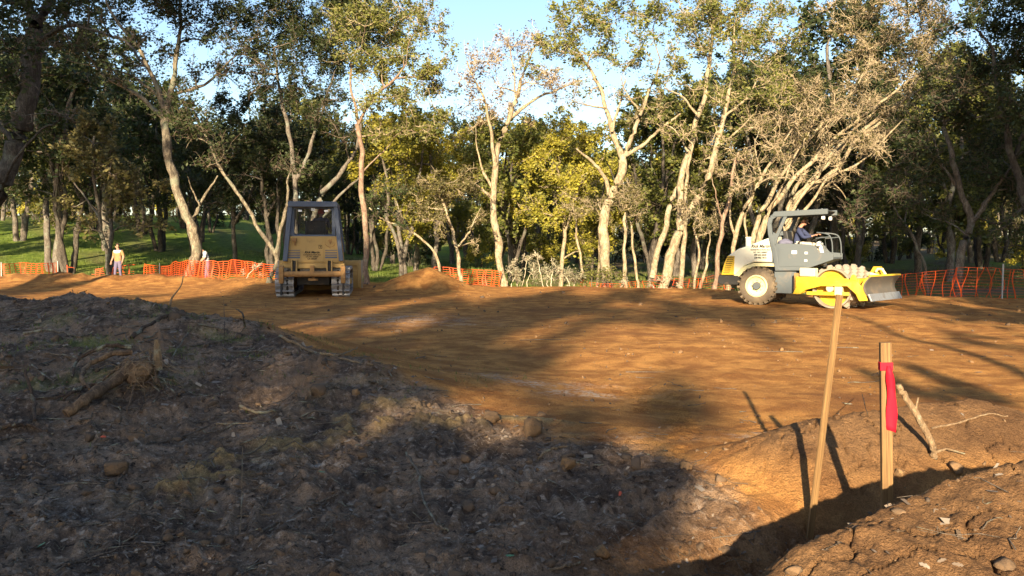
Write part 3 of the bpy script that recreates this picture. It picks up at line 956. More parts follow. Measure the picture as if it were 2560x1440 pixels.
# slim stems by the fence in the centre right
for i, (pts, w0, w1, d, lab) in enumerate([
        ([(1565, 712), (1560, 620), (1566, 540)], 8, 5, 37, 'short pale stem just right of the forked white tree'),
        ([(1600, 706), (1585, 640), (1578, 560)], 6, 4, 38, 'slim stem between the forked white tree and the V tree'),
        ([(1468, 690), (1448, 620), (1440, 560)], 6, 3, 39, 'pale stem inside the yellow-green oak left of the white tree'),
        ([(1492, 695), (1500, 620), (1506, 570)], 6, 3, 39, 'slim pale stem touching the left of the forked white tree'),
        ([(1735, 728), (1742, 640), (1738, 560)], 6, 3, 34, 'slim stem right of the V tree'),
        ([(1742, 728), (1765, 660), (1775, 600)], 7, 3, 33, 'short stem leaning right beside the roller rear')]):
    px_tree('sapling', d, [(pts, w0, w1)], [(pts[-1][0], pts[-1][1] - 20, 34, .5), (pts[-1][0] + 20, pts[-1][1] - 60, 36, .5), (pts[-1][0] - 25, pts[-1][1] - 50, 30, .4)],
            lab, BARK_PALE, TWIG, LEAF_OLIVE, 60 + i, twig_k=12, leaf_k=350, group='slim stems along the fence')

# --- background wood: a few kinds, copied one by one
def make_proto(i, nst, h, leaf_m, dens, bark_m, lean=.25, low=.24):
    rng = np.random.RandomState(500 + i)
    limbs, clumps = [], []
    for s in range(nst):
        a = 2 * math.pi * s / nst + rng.uniform(0, 1)
        dirx, diry = math.cos(a), math.sin(a)
        sp = rng.uniform(.5, 1.0) * lean * h if nst > 1 else rng.uniform(.0, .12) * h
        pts = [np.array([dirx * .12, diry * .12, -.3])]
        for t in (.15, .35, .55, .8):
            pts.append(np.array([dirx * sp * t + rng.normal(0, .12), diry * sp * t + rng.normal(0, .12), h * t * rng.uniform(.95, 1.05)]))
        r0 = .05 + .02 * h * rng.uniform(.6, 1) / (nst ** .4)
        limbs.append((pts, r0, r0 * .35))
        q = pts[2]
        e = q + np.array([rng.normal(0, 1.2), rng.normal(0, 1.2), h * .28])
        limbs.append(([q, (q + e) / 2 + rng.normal(0, .15, 3), e], r0 * .5, r0 * .2))
    nc = 24
    for c in range(nc):
        u = rng.rand()
        z = h * (low + (.94 - low) * u)
        rad = h * .30 * math.sqrt(max(.10, 1 - ((u - .45) / .64) ** 2))
        a = rng.uniform(0, 2 * math.pi)
        rr = rad * math.sqrt(rng.rand())
        clumps.append((np.array([rr * math.cos(a), rr * math.sin(a), z]), h * rng.uniform(.085, .135), dens * (.55 + .6 * u)))
    parts = grow(limbs, clumps, 900 + i, leaf_size=.19, leaf_k=300, twig_k=5, twig_r=.010)
    root = tree_object('oak_tree', (0, 0, 0), parts, bark_m, TWIG_DARK, leaf_m, 'x')
    return root


protos = [make_proto(0, 3, 9.5, LEAF_DARK, .8, BARK_DARK, low=.40), make_proto(1, 2, 10.5, LEAF_DARK, .7, BARK_GREY, low=.42), make_proto(2, 4, 8.5, LEAF_MID, 1.0, BARK_DARK),
          make_proto(3, 1, 10, LEAF_MID, .9, BARK_GREY), make_proto(4, 3, 9, LEAF_YEL, .9, BARK_GREY), make_proto(5, 2, 8, LEAF_OLIVE, .7, BARK_GREY, .35)]
proto_used = set()


def plant(pi, x, y, rz, s, label, group, cat='tree', sz=1.0, name=None):
    src = protos[pi]
    if pi not in proto_used:
        r = src
        proto_used.add(pi)
        kids = list(src.children)
    else:
        r = src.copy()
        col.objects.link(r)
        for ch in src.children:
            c = ch.copy()
            col.objects.link(c)
            c.parent = r
    r.location = (x, y, H(x, y))
    r.rotation_euler = (0, 0, rz)
    r.scale = (s, s, s * sz)
    tag(r, label, cat, group)
    return r


rngb = random.Random(4)
ZONES = [('on the grassy slope at the left', -99, -13), ('behind the bulldozer', -13, -3), ('behind the centre of the clearing', -3, 7), ('behind the roller', 7, 99)]
KIND = ['dense dark oak with several stems', 'dark oak with twin grey stems', 'green bushy oak with four stems', 'green oak with one grey stem', 'yellow-green sunlit oak', 'thin olive-brown oak']
bgspots = []
rows = [(47, 3.4, .95), (53, 3.6, 1.0), (60, 4.2, 1.0), (69, 5.0, 1.0), (80, 6.0, 1.05), (94, 7.5, 1.1), (112, 8.0, 1.2), (138, 8.0, 1.5)]
for ri, (yy, dx, sc) in enumerate(rows):
    xm = .66 * yy + 3
    x = -xm
    while x < xm:
        xx = x + rngb.uniform(-.4, .4) * dx
        y2 = yy + rngb.uniform(-2.2, 2.2)
        bgspots.append((xx, y2, sc * rngb.uniform(.82, 1.12), ri))
        x += dx
for (xx, y2, s, ri) in bgspots:
    t = xx / y2
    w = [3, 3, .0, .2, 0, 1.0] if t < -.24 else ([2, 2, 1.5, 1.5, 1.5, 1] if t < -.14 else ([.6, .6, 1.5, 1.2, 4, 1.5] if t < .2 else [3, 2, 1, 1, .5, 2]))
    if ri < 2 and rngb.random() < (.45 if t < -.2 else .12):
        continue
    # taller crowns left and right, lower where the sky opens between the big trees
    s *= float(np.interp(t, [-.6, -.46, -.36, -.22, -.13, -.08, .08, .16, .3, .6], [1.3, 1.3, 1.05, 1.05, 1.05, .95, .98, 1.2, 1.4, 1.4])) if ri < 4 else 1.0
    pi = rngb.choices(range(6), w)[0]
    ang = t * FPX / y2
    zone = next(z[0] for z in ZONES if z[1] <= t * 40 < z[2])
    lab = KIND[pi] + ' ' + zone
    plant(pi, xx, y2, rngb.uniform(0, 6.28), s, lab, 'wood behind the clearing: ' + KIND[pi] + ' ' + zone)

# low scrub far back between the stems
def make_scrub(i, leaf_m):
    rng = np.random.RandomState(700 + i)
    limbs, clumps = [], []
    for k in range(9):
        a = rng.uniform(0, 6.28)
        rr = 1.5 * math.sqrt(rng.rand())
        c = np.array([rr * math.cos(a), rr * math.sin(a), rng.uniform(.6, 2.2)])
        clumps.append((c, rng.uniform(.55, .85), 1.0))
        limbs.append(([np.array([.2 * math.cos(a), .2 * math.sin(a), -.2]), c * np.array([.5, .5, .6]), c], .04, .015))
    parts = grow(limbs, clumps, 720 + i, leaf_size=.17, leaf_k=330, twig_k=5, twig_r=.010)
    return tree_object('wood_scrub', (0, 0, 0), parts, BARK_DARK, TWIG_DARK, leaf_m, 'x', 'shrub')


SCRUB0 = len(protos)
protos += [make_scrub(0, LEAF_DARK), make_scrub(1, LEAF_MID), make_scrub(2, LEAF_YEL)]
SK = ['dark green scrub', 'mid green scrub', 'yellow-green scrub']
for yy, dx in ((57, 4.5), (74, 3.2), (90, 3.4), (118, 4.0), (145, 6.0)):
    x = -.66 * yy
    while x < .66 * yy:
        xx = x + rngb.uniform(-1, 1)
        k = rngb.choices((0, 1, 2), (3, 2, 2) if xx < 0 else (2, 2, 3))[0]
        zone = next(z[0] for z in ZONES if z[1] <= xx / yy * 40 < z[2])
        if xx / yy < -.2 and yy < 85:
            pass
        elif yy > 60 or rngb.random() < .55:
            plant(SCRUB0 + k, xx, yy + rngb.uniform(-2, 2), rngb.uniform(0, 6.28), rngb.uniform(.8, 1.3) * (1.0 if yy < 100 else (1.7 if yy < 130 else 2.6)), SK[k] + ' ' + zone, 'scrub in the wood: ' + SK[k] + ' ' + zone, cat='shrub')
        x += dx
# --- trees standing behind and beside the viewer, whose shade falls across the clearing
SHADE = [
    # proto, x, y, scale, stretch
    (0, -11.5, -16, 1.05, 1.0), (2, -8.6, -15, 1.12, 1.0), (1, -6.2, -17, .92, 1.0), (0, -6.9, -13, .85, 1.0), (2, -14.5, -14, 1.2, 1.0),
    (2, -3.9, -16, .80, 1.0), (2, -4.6, -12, .72, 1.0), (0, -13.2, -19, 1.45, 1.3), (1, -13.6, -15, 1.35, 1.25),
    (0, -20, -16, 1.45, 1.0), (1, -26, -17, 1.5, 1.0), (0, -17.5, -20, 1.3, 1.0),
    (0, 14.8, 8, 1.6, 1.05), (1, 18.3, 15, 1.6, 1.0), (2, 12.5, 1.5, 1.6, 1.0), (0, 11.2, -6, 1.6, 1.0), (2, 19, 5, 1.6, 1.0), (1, 14, -9, 1.9, 1.0),
    (0, -25, 18, 2.0, 1.2), (1, -21.5, 15, 2.0, 1.15), 
    (0, 23, 21, 1.6, 1.1), (2, 25, 27, 1.6, 1.1), (0, 29, 33, 1.6, 1.1),
]
for k, (pi, x, y, s, sz) in enumerate(SHADE):
    plant(pi, x, y, 1.3 * k, s, 'oak standing behind the viewer outside the picture', 'oaks behind the viewer', sz=sz)


def shade_tree(x, y, targets, seed, label, leaf_k=300, leaf_size=.22):
    """an unseen oak added off camera; its leaf clumps are placed to shade the given places on the ground"""
    sd = np.array(SUN_DIR)
    clumps = []
    for (px, py, r, dn) in targets:
        d0 = CAM_H * FPX / (py - 615.0)
        g = at(px, py, d0)
        c = g - sd * ((g[1] - y) / sd[1])
        clumps.append((c, r, dn))  # added crown is shaped so each clump's shadow lands on its target
    gz = H(x, y)
    top = max(c[0][2] for c in clumps)
    limbs = [([np.array([x, y, gz - .3]), np.array([x + .1, y, gz + 2]), np.array([x - .2, y, gz + 4.5]), np.array([x + .1, y, top * .7]), np.array([x, y, top])], .20, .06)]
    parts = grow(limbs, clumps, seed, leaf_size=leaf_size, leaf_k=leaf_k, twig_k=5, conn_r=.03)
    tree_object('oak_tree', (x, y, gz), parts, BARK_GREY, TWIG_DARK, LEAF_DARK, label, 'tree', 'oaks behind the viewer')


shade_tree(-14, -42, [(1330, 795, 1.2, 1), (1200, 835, 1.1, 1), (1100, 880, .8, 1), (1500, 775, 1.3, .9), (1700, 768, 1.2, .9), (1880, 785, 1.0, .8), (1250, 768, 1.2, 1), (1450, 835, .6, .8), (1650, 800, .7, .8), (1100, 770, 1.2, 1), (950, 800, 1.0, 1),
            (1400, 740, 1.3, .9), (1600, 738, 1.3, .9), (1000, 745, 1.2, 1), (800, 770, 1.0, .9), (1030, 930, .7, 1), (1180, 965, .5, 1), (1320, 985, .4, 1), (1900, 830, .6, .7), (1000, 850, .6, .8), (1300, 880, .5, .6), (1780, 738, 1.0, .8), (1700, 980, .5, .9), (1620, 1030, .45, 1), (1760, 1040, .4, .9), (1500, 1060, .5, .8),
            (600, 800, .9, .9), (740, 845, .8, .9), (880, 880, .7, 1), (1150, 915, .7, 1), (1000, 900, .7, 1), (1250, 935, .5, .9), (1330, 765, 1.2, 1), (1550, 800, .7, .9), (1450, 760, 1.2, 1), (1800, 790, .9, .9), (900, 760, 1.1, 1), (1150, 790, 1.0, 1), (1980, 775, .6, .7), (1400, 900, .35, .7), (1100, 735, 1.1, 1)],
           301, 'unseen oak far behind the viewer, crown shaped to shade the pad', 560, .30)
shade_tree(4.2, -7, [(2180, 930, .16, 3.0), (2240, 955, .22, 3.0), (2310, 985, .26, 3.0), (2290, 920, .14, 3.0), (2350, 945, .2, 3.0), (2420, 980, .25, 3.0), (2480, 1010, .3, 3.0), (2430, 840, .45, 1), (2530, 865, .5, 1), (2380, 800, .5, 1), (2500, 790, .7, 1), (2300, 770, .5, .9)],
           302, 'unseen oak close behind the viewer at the right, shaped to cast shadow streaks', 280, .16)
shade_tree(-6.5, -13, [(1080, 1230, .5, 1.2), (1250, 1230, .5, 1.2), (1420, 1215, .45, 1.2), (1560, 1235, .4, 1.2), (1680, 1265, .3, 1.2), (1150, 1330, .5, 1.2), (1350, 1330, .5, 1.2), (1530, 1330, .4, 1.2), (1660, 1350, .3, 1.2), (1250, 1420, .5, 1.2), (1500, 1420, .4, 1.2), (1040, 1150, .5, 1), (1200, 1150, .4, 1), (1380, 1140, .35, .9), (1000, 1330, .5, 1.2), (1010, 1080, .5, 1), (1660, 1180, .25, 1), (1740, 1210, .18, 1)],
           303, 'unseen oak behind the viewer at the left, added to shade the foreground', 420, .16)
# ------------------------------------------------------------------ materials of the machines
YEL = worn('yellow_paint', (.60, .39, .025), (.33, .20, .09), .45, .55, 2.5, fine=60)
YEL_PALE = worn('cream_yellow_paint', (.74, .66, .36), (.45, .33, .18), .42, .2, 2.0)
CREAM = worn('cream_white_paint', (.80, .77, .62), (.55, .43, .27), .38, .15, 1.6)
TAN = worn('faded_dozer_yellow', (.42, .27, .095), (.24, .15, .075), .55, .45, 3.0)
GREY_P = worn('slate_grey_paint', (.092, .108, .118), (.26, .19, .13), .45, .25, 2.2)
BLUE_G = worn('blue_grey_cab_paint', (.085, .105, .15), (.20, .17, .14), .45, .2, 2.5)
DARK = worn('black_rubber', (.022, .021, .020), (.11, .075, .05), .8, .4, 5.0)
TYRE = worn('dusty_tyre', (.115, .09, .064), (.23, .17, .105), .9, .7, 4.0)
STEEL = worn('bright_steel', (.46, .46, .46), (.20, .14, .09), .35, .5, 5.0, metal=.75)
SHOE = worn('track_shoe_steel', (.34, .34, .35), (.15, .10, .07), .40, .55, 7.0, metal=.55)
MUD_ST = worn('dusty_steel', (.30, .265, .22), (.38, .28, .18), .7, .7, 4.0, metal=.2)
BLADE = worn('scoured_blade_steel', (.12, .108, .095), (.27, .20, .14), .5, .6, 3.0, metal=.3)
IRON = worn('dark_iron', (.035, .033, .032), (.13, .085, .055), .7, .5, 4.0)
RUST = worn('rusty_yellow', (.36, .20, .075), (.17, .085, .04), .7, .6, 5.0)
WHITE = mat('white_paint', (.78, .78, .76), .5)
INK = mat('dark_ink', (.02, .019, .018), .7)
LAMP = mat('lamp_glass', (.75, .76, .78), .15, 0, .6)
GLASS = mat('cab_glass', (.8, .85, .85), .03, 0, .5)
GLASS.node_tree.nodes['Principled BSDF'].inputs['Transmission Weight'].default_value = 1.0
GLASS.node_tree.nodes['Principled BSDF'].inputs['IOR'].default_value = 1.02
SEATM = mat('black_vinyl', (.03, .03, .032), .55)
RED_F = mat('red_cloth', (.42, .05, .05), .85)


def text_obj(name, body, size, mtx, m, parent, shear=0.0):
    cu = bpy.data.curves.new(name, 'FONT')
    cu.body = body
    cu.size = size
    cu.align_x = 'CENTER'
    cu.extrude = .002
    cu.resolution_u = 2
    cu.offset = size * .03
    cu.shear = shear
    tmp = bpy.data.objects.new(name, cu)
    col.objects.link(tmp)
    dg = bpy.context.evaluated_depsgraph_get()
    me = bpy.data.meshes.new_from_object(tmp.evaluated_get(dg))
    bpy.data.objects.remove(tmp)
    me.name = name
    me.materials.clear()
    me.materials.append(m)
    me.transform(mtx)
    o = bpy.data.objects.new(name, me)
    o['kind'] = 'stuff'
    return link(o, parent)


def copy_part(o, parent=None, mtx=None):
    c = o.copy()
    col.objects.link(c)
    c.parent = parent if parent is not None else o.parent
    if mtx is not None:
        c.matrix_local = mtx
    for ch in o.children:
        g = ch.copy()
        col.objects.link(g)
        g.parent = c
    return c


# ------------------------------------------------------------------ padfoot roller
def build_roller():
    TH = math.radians(32)
    TF = math.radians(45)
    near = at(1890, 763, 24.44)
    # near wheel contact (outer) -> origin on the centre line under the rear axle
    ox = near[0] + .85 * math.sin(TH)
    oy = near[1] + .85 * math.cos(TH)
    R = empty('padfoot_roller', (ox, oy, H(ox, oy) - .03), -TH, 'yellow and cream padfoot roller with grey canopy and front blade', 'road roller')
    near_f = Matrix.Translation((near[0] + .85 * math.sin(TF), near[1] + .85 * math.cos(TF) + .08, R.location[2])) @ Matrix.Rotation(-TF, 4, 'Z')
    W = .85
    FAR = .50      # the operator station sits towards the near side
    # engine hood
    hood = [(.52, 1.98), (.30, 1.93), (-.36, 1.70), (-.62, 1.62), (-.93, 1.43), (-1.02, 1.20), (-.80, .86), (-.72, .86), (-.42, 1.13), (-.12, 1.24), (.52, 1.24)]
    m = MB()
    m.prism(hood, -.74, .74, 'y')
    hd = m.build('engine_hood', CREAM, R, bevel=.035)
    m = MB()
    m.prism([(-.75, .84), (-.44, 1.11), (-.13, 1.215), (.53, 1.215), (.53, 1.12), (-.08, 1.12), (-.36, 1.02), (-.60, .80)], -.75, .75, 'y')
    m.build('hood_skirt', YEL_PALE, R, bevel=.01)
    m = MB()
    m.prism([(-.95, 1.425), (-.72, 1.42), (-.74, .855), (-1.15, .855), (-1.06, 1.20)], -.752, .752, 'y')
    gr = m.build('rear_grille', YEL, R, bevel=.02)
    for i in range(9):
        z = 1.36 - i * .055
        x0 = -.95 - (1.36 - z) * .30
        for s in (-1, 1):
            q = MB()
            q.box((x0, s * .753 - .006, z - .009), (x0 + .20, s * .753 + .006, z + .009))
            q.build('grille_slot', INK, gr)
    m = MB()
    m.prism([(-1.22, .84), (-.60, .84), (-.52, .70), (-.60, .57), (-1.18, .57), (-1.25, .66)], -.80, .80, 'y')
    m.build('rear_bumper', DARK, R, bevel=.03)
    m = MB()
    m.lathe([(.085, 1.55), (.085, 1.93), (.10, 1.93), (.10, 1.97), (.07, 1.97), (.065, 1.80)], 16, (-.40, -.42, 0), 'z')
    m.build('exhaust_stack', CREAM, R, smooth=True)
    # chassis
    m = MB()
    m.box((-.95, -.42, .50), (1.05, .42, 1.2))
    m.prism([(.50, .36), (1.08, .36), (1.16, .98), (.50, 1.0)], -.70, .70, 'y')
    m.box((-.30, -.46, .42), (.30, .46, .70))
    m.build('chassis', GREY_P, R, bevel=.015)
    m = MB()
    m.tube([(1.0, 0, .62), (1.5, 0, .62)], .16, 12)
    m.box((1.05, -.30, .38), (1.28, .30, .86))
    m.build('articulation_joint', IRON, R)
    # platform tub: two side panels, floor, rear wall
    side = [(.55, 1.0), (1.34, 1.02), (2.24, 1.33), (2.24, 1.50), (1.86, 1.53), (1.70, 1.72), (1.40, 1.76), (.46, 1.78)]
    tub = MB()
    tub.prism(side, -.80, -.755, 'y')
    tub.prism(side, FAR - .045, FAR, 'y')
    tub.prism([(.56, 1.01), (1.34, 1.03), (2.23, 1.34), (2.23, 1.40), (1.30, 1.12), (.56, 1.10)], -.755, FAR - .045, 'y')
    tub.prism([(.44, 1.2), (.50, 1.2), (.50, 2.02), (.44, 2.02)], -.755, FAR - .045, 'y')
    tb = tub.build('operator_platform', GREY_P, R, bevel=.012)
    m = MB()
    m.prism([(.66, 1.12), (1.44, 1.14), (1.44, 1.60), (.66, 1.64)], -.812, -.801, 'y')
    m.build('side_door', GREY_P, tb, bevel=.008)
    for (u, z, w, h) in ((1.12, 1.53, .15, .09), (1.47, 1.51, .085, .06), (1.46, 1.30, .085, .05)):
        q = MB()
        q.box((u - w / 2, -.818, z - h / 2), (u + w / 2, -.813, z + h / 2))
        q.build('sticker', WHITE, tb)
    # rollover frame
    for s in (-1, 1):
        y0 = -.755 if s < 0 else FAR - .045
        f = MB()
        path = [(.62, 1.02), (.50, 1.60), (.385, 2.05), (.35, 2.34), (.40, 2.50), (.54, 2.585)]
        for a, b in zip(path[:-1], path[1:]):
            f.bar((a[0], y0, a[1]), (b[0] + (b[0] - a[0]) * .06, y0, b[1] + (b[1] - a[1]) * .06), .10, .13, 0, up=(1, 0, .3))
        f.bar((.50, y0, 1.80), (.84, y0, 2.56), .085, .10, 0, up=(1, 0, -.3))
        f.prism([(.42, 1.70), (.56, 1.70), (.62, 2.02), (.47, 2.10)], y0 - .045, y0 + .045, 'y')
        f.build('rollover_post', GREY_P, R, bevel=.012)
    m = MB()
    for ya, yb in ((-.82, -.70), (FAR - .10, FAR + .02)):
        m.prism([(.42, 2.56), (.50, 2.68), (2.06, 2.73), (2.06, 2.58), (.55, 2.53)], ya, yb, 'y')
    m.prism([(.52, 2.655), (2.03, 2.70), (2.03, 2.67), (.52, 2.625)], -.70, FAR - .10, 'y')
    rf = m.build('canopy_roof', GREY_P, R, bevel=.02)
    for s in (-1, 1):
        q = MB()
        q.lathe([(.02, -.01), (.055, .0), (.06, .07), (.05, .085), (.0, .09)], 12, (1.86, -.62 if s < 0 else FAR - .2, 2.49), 'x')
        q.build('work_lamp', LAMP, rf, smooth=True)
    for x in (1.15, 1.85):
        q = MB()
        q.lathe([(.03, 2.70), (.03, 2.745), (.0, 2.75)], 8, (x, -.6, 0), 'z')
        q.build('roof_bolt', GREY_P, rf)
    # seat, console, wheel, rail
    m = MB()
    m.box((.78, -.34, 1.10), (1.28, .24, 1.52))
    m.box((.80, -.30, 1.52), (1.32, .20, 1.62))
    m.prism([(.72, 1.56), (.86, 1.58), (.76, 2.14), (.62, 2.14)], -.30, .20, 'y')
    m.build('operator_seat', SEATM, R, bevel=.03)
    m = MB()
    m.box((.70, -.74, 1.60), (1.34, -.42, 1.70))
    m.build('armrest_console', DARK, R, bevel=.02)
    m = MB()
    m.bar((1.86, -.05, 1.12), (1.66, -.05, 1.84), .10, .10, 0, up=(1, 0, 0))
    m.box((1.60, -.24, 1.70), (1.74, .14, 1.80))
    st = m.build('steering_column', WHITE, R, bevel=.02)
    q = MB()
    c = Vector((1.60, -.05, 1.90))
    ax = Vector((-.42, 0, .9)).normalized()
    u = ax.cross(Vector((0, 1, 0))).normalized()
    v = Vector((0, 1, 0))
    ring = [c + (u * math.cos(t) + v * math.sin(t)) * .19 for t in np.linspace(0, 2 * math.pi, 25)]
    q.tube(ring, .014, 6, caps=False)
    for t in (0, 2.1, 4.2):
        q.tube([c, c + (u * math.cos(t) + v * math.sin(t)) * .19], .010, 5)
    q.build('steering_wheel', DARK, st, smooth=True)
    for s in (-1, 1):
        q = MB()
        yr_ = -.74 if s < 0 else FAR - .06
        q.tube(smooth_path([(2.21, yr_, 1.45), (2.19, yr_, 1.78), (2.12, yr_, 1.98), (1.98, yr_ * .97, 2.05), (1.72, yr_ * .84, 2.08)], 5).tolist(), .019, 7)
        q.tube([(1.76, yr_, 1.62), (1.72, yr_, 1.92), (2.14, yr_, 1.96)], .016, 6)
        q.build('handrail', GREY_P, R, smooth=True)
    # folded jacket beside the seat is a thing of its own, built later
    # wheels
    def wheel(sy):
        w = MB()
        y1 = sy * W
        y0 = sy * (W - .42)
        prof = [(.32, y0), (.44, y0), (.505, y0 + sy * .05), (.52, (y0 + y1) / 2), (.505, y1 - sy * .05), (.44, y1), (.32, y1)]
        w.lathe(prof, 36, (0, 0, .56), 'y', cap=False)
        for k in range(22):
            a = 2 * math.pi * k / 22
            for h in (0, 1):
                a2 = a + (math.pi / 22 if h else 0)
                ya = y0 + sy * (.02 if not h else .20)
                yb = y0 + sy * (.22 if not h else .40)
                sl = .16 * (1 if not h else -1)
                vs = []
                for r in (.49, .565):
                    for (yy, aa) in ((ya, a2 - sl * .5), (yb, a2 + sl * .5)):
                        for da in (-.05, .05):
                            vs.append((r * math.cos(aa + da), yy, .56 + r * math.sin(aa + da)))
                w.add(vs, [(0, 1, 3, 2), (4, 6, 7, 5), (0, 2, 6, 4), (1, 5, 7, 3), (0, 4, 5, 1), (2, 3, 7, 6)])
        o = w.build('wheel', TYRE, R, smooth=True)
        q = MB()
        q.lathe([(.33, y1 - sy * .06), (.325, y1 - sy * .01), (.30, y1 + sy * .012), (.275, y1 + sy * .012), (.255, y1 - sy * .05), (.20, y1 - sy * .08), (.12, y1 - sy * .08), (.0, y1 - sy * .08)], 30, (0, 0, .56), 'y', cap=False)
        q.build('rim', YEL_PALE, o, smooth=True)
        q = MB()
        q.lathe([(.115, y1 - sy * .09), (.11, y1 + sy * .01), (.09, y1 + sy * .03), (.0, y1 + sy * .03)], 18, (0, 0, .56), 'y')
        for k in range(8):
            a = 2 * math.pi * k / 8
            q.lathe([(.014, y1 - sy * .09), (.014, y1 - sy * .05), (0, y1 - sy * .05)], 6, (.155 * math.cos(a), 0, .56 + .155 * math.sin(a)), 'y')
        q.build('hub', GREY_P, o, smooth=True)
    wheel(-1)
    wheel(1)
    # drum with pads
    DC = (2.22, 0, .565)
    d = MB()
    d.lathe([(.50, -.77), (.545, -.77), (.545, .77), (.50, .77), (.50, .62), (.0, .62)], 48, DC, 'y', cap=False)
    d.lathe([(.50, -.77), (.50, -.60), (.0, -.60)], 48, DC, 'y', cap=False)
    dr = d.build('drum', [MUD_ST], R, smooth=True)
    q = MB()
    q.lathe([(.49, -.611), (.49, -.625), (.36, -.625), (.34, -.60), (.22, -.60), (.20, -.66), (.0, -.66)], 40, DC, 'y')
    for k in range(10):
        a = 2 * math.pi * k / 10
        q.lathe([(.016, -.62), (.016, -.645), (0, -.645)], 6, (DC[0] + .42 * math.cos(a), 0, DC[2] + .42 * math.sin(a)), 'y')
    q.build('drum_end_plate', YEL, dr, smooth=True)
    pm = MB()
    b, t, hgt = .075, .045, .095
    pm.add([(-b, -b, 0), (b, -b, 0), (b, b, 0), (-b, b, 0), (-t * 1.3, -t * 1.2, hgt * .6), (t * 1.3, -t * 1.2, hgt * .6), (t * 1.3, t * 1.2, hgt * .6), (-t * 1.3, t * 1.2, hgt * .6), (-t, -t, hgt), (t, -t, hgt), (t, t, hgt), (-t, t, hgt)],
           [(0, 1, 5, 4), (1, 2, 6, 5), (2, 3, 7, 6), (3, 0, 4, 7), (4, 5, 9, 8), (5, 6, 10, 9), (6, 7, 11, 10), (7, 4, 8, 11), (8, 9, 10, 11)])
    pad0 = None
    for row in range(6):
        y = -.60 + row * .24
        for k in range(14):
            a = 2 * math.pi * (k + (.5 if row % 2 else 0)) / 14
            T = Matrix.Translation((DC[0] + .54 * math.cos(a), y, DC[2] + .54 * math.sin(a))) @ Matrix.Rotation(-(a - math.pi / 2), 4, 'Y')
            if pad0 is None:
                pad0 = pm.build('drum_pad', MUD_ST, dr, bevel=.012)
                pad0.matrix_local = T
            else:
                copy_part(pad0, dr, T)
    # drum frame, both sides
    arm = [(1.24, .86), (2.75, .84), (2.86, .94), (2.93, .94), (2.99, .84), (3.16, .84), (3.16, .58), (3.26, .28), (3.04, .26), (2.74, .62), (1.90, .60), (1.60, .44), (1.24, .36)]
    for s in (-1, 1):
        f = MB()
        a0, a1 = (s * .80, s * .90)
        f.prism([(1.24, .86), (2.74, .84), (2.74, .68), (1.95, .70), (1.62, .64), (1.50, .42), (1.24, .36)], a0, a1, 'y')
        f.prism([(1.56, .46), (2.74, .48), (2.74, .38), (1.56, .36)], s * .815, s * .885, 'y')
        fr = f.build('drum_frame_beam', YEL, R, bevel=.012)
        f = MB()
        f.prism([(1.30, .60), (1.42, .72), (1.95, .78), (2.62, .82), (2.98, .78), (3.16, .58), (3.27, .28), (3.05, .26), (2.96, .44), (2.72, .64), (2.0, .62), (1.56, .50), (1.42, .38), (1.20, .38)], s * .905, s * .965, 'y')
        f.prism([(2.78, .79), (2.83, .93), (2.88, .96), (2.94, .93), (2.99, .79)], s * .91, s * .96, 'y')
        f.build('blade_push_arm', YEL, R, bevel=.012)
        f = MB()
        f.box((1.36, min(s * .70, s * .905), .87), (1.80, max(s * .70, s * .905), 1.10))
        f.build('valve_box', YEL_PALE, R, bevel=.02)
        f = MB()
        f.box((2.36, min(s * .80, s * .91), .39), (2.56, max(s * .80, s * .91), .68))
        f.lathe([(.10, s * .80), (.10, s * .90), (.0, s * .90)], 14, (2.22, 0, .565), 'y')
        f.build('bearing_carrier', YEL_PALE, R, bevel=.01)
    f = MB()
    f.box((1.14, -.79, .40), (1.30, .79, .95))
    f.build('drum_frame_rear', RUST, R, bevel=.015)
    for k, (y, z) in enumerate(((-.55, 1.02), (-.3, 1.08), (-.05, 1.05), (.25, 1.1))):
        q = MB()
        q.tube(smooth_path([(1.15, y, .9), (1.28, y + .05, z + .08), (1.46, y + .02, z), (1.62, y, .92)], 5).tolist(), .022, 6)
        q.build('hydraulic_hose', DARK, R, smooth=True)
    f = MB()
    f.box((2.78, -.79, .56), (2.97, .79, .84))
    f.prism([(2.62, .80), (2.80, 1.14), (2.98, 1.14), (2.98, .80)], .52, .70, 'y')
    f.build('drum_frame_front', YEL, R, bevel=.015)
    f = MB()
    f.tube([(2.9, .1, .95), (3.25, .1, .86)], .05, 10)
    f.tube([(2.95, .34, 1.0), (3.0, .34, 1.08), (3.12, .34, 1.08), (3.22, .34, .92)], .035, 8)
    f.build('blade_lift_cylinder', YEL_PALE, R, smooth=True)
    # blade: curved plate with cutting edge
    b = MB()
    n = 9
    prof_f, prof_b = [], []
    for i in range(n):
        t = i / (n - 1)
        z = .40 + .50 * t
        x = 3.32 - .17 * math.sin(math.pi * (t * .85 + .12)) + .06
        prof_f.append((x, z))
        prof_b.append((x - .035, z + .004))
    b.prism(prof_f + prof_b[::-1], -1.0, 1.0, 'y')
    bl = b.build('levelling_blade', [BLADE], R, smooth=True)
    q = MB()
    q.prism([(prof_f[-1][0] - .06, .895), (prof_f[-1][0] + .012, .905), (prof_f[-1][0] + .005, .95), (prof_f[-1][0] - .06, .95)], -1.005, 1.005, 'y')
    for s in (-1, 1):
        q.prism([(p[0] - .04, p[1]) for p in prof_f] + [(p[0] - .11, p[1]) for p in prof_f[::-1]], s * .94 - .03, s * .94 + .03, 'y')
    q.build('blade_rim', YEL, bl, bevel=.006)
    q = MB()
    q.prism([(prof_f[0][0] - .03, .45), (prof_f[0][0] + .012, .46), (prof_f[0][0] + .10, .27), (prof_f[0][0] + .06, .265)], -1.02, 1.02, 'y')
    q.build('cutting_edge', STEEL, bl, bevel=.006)
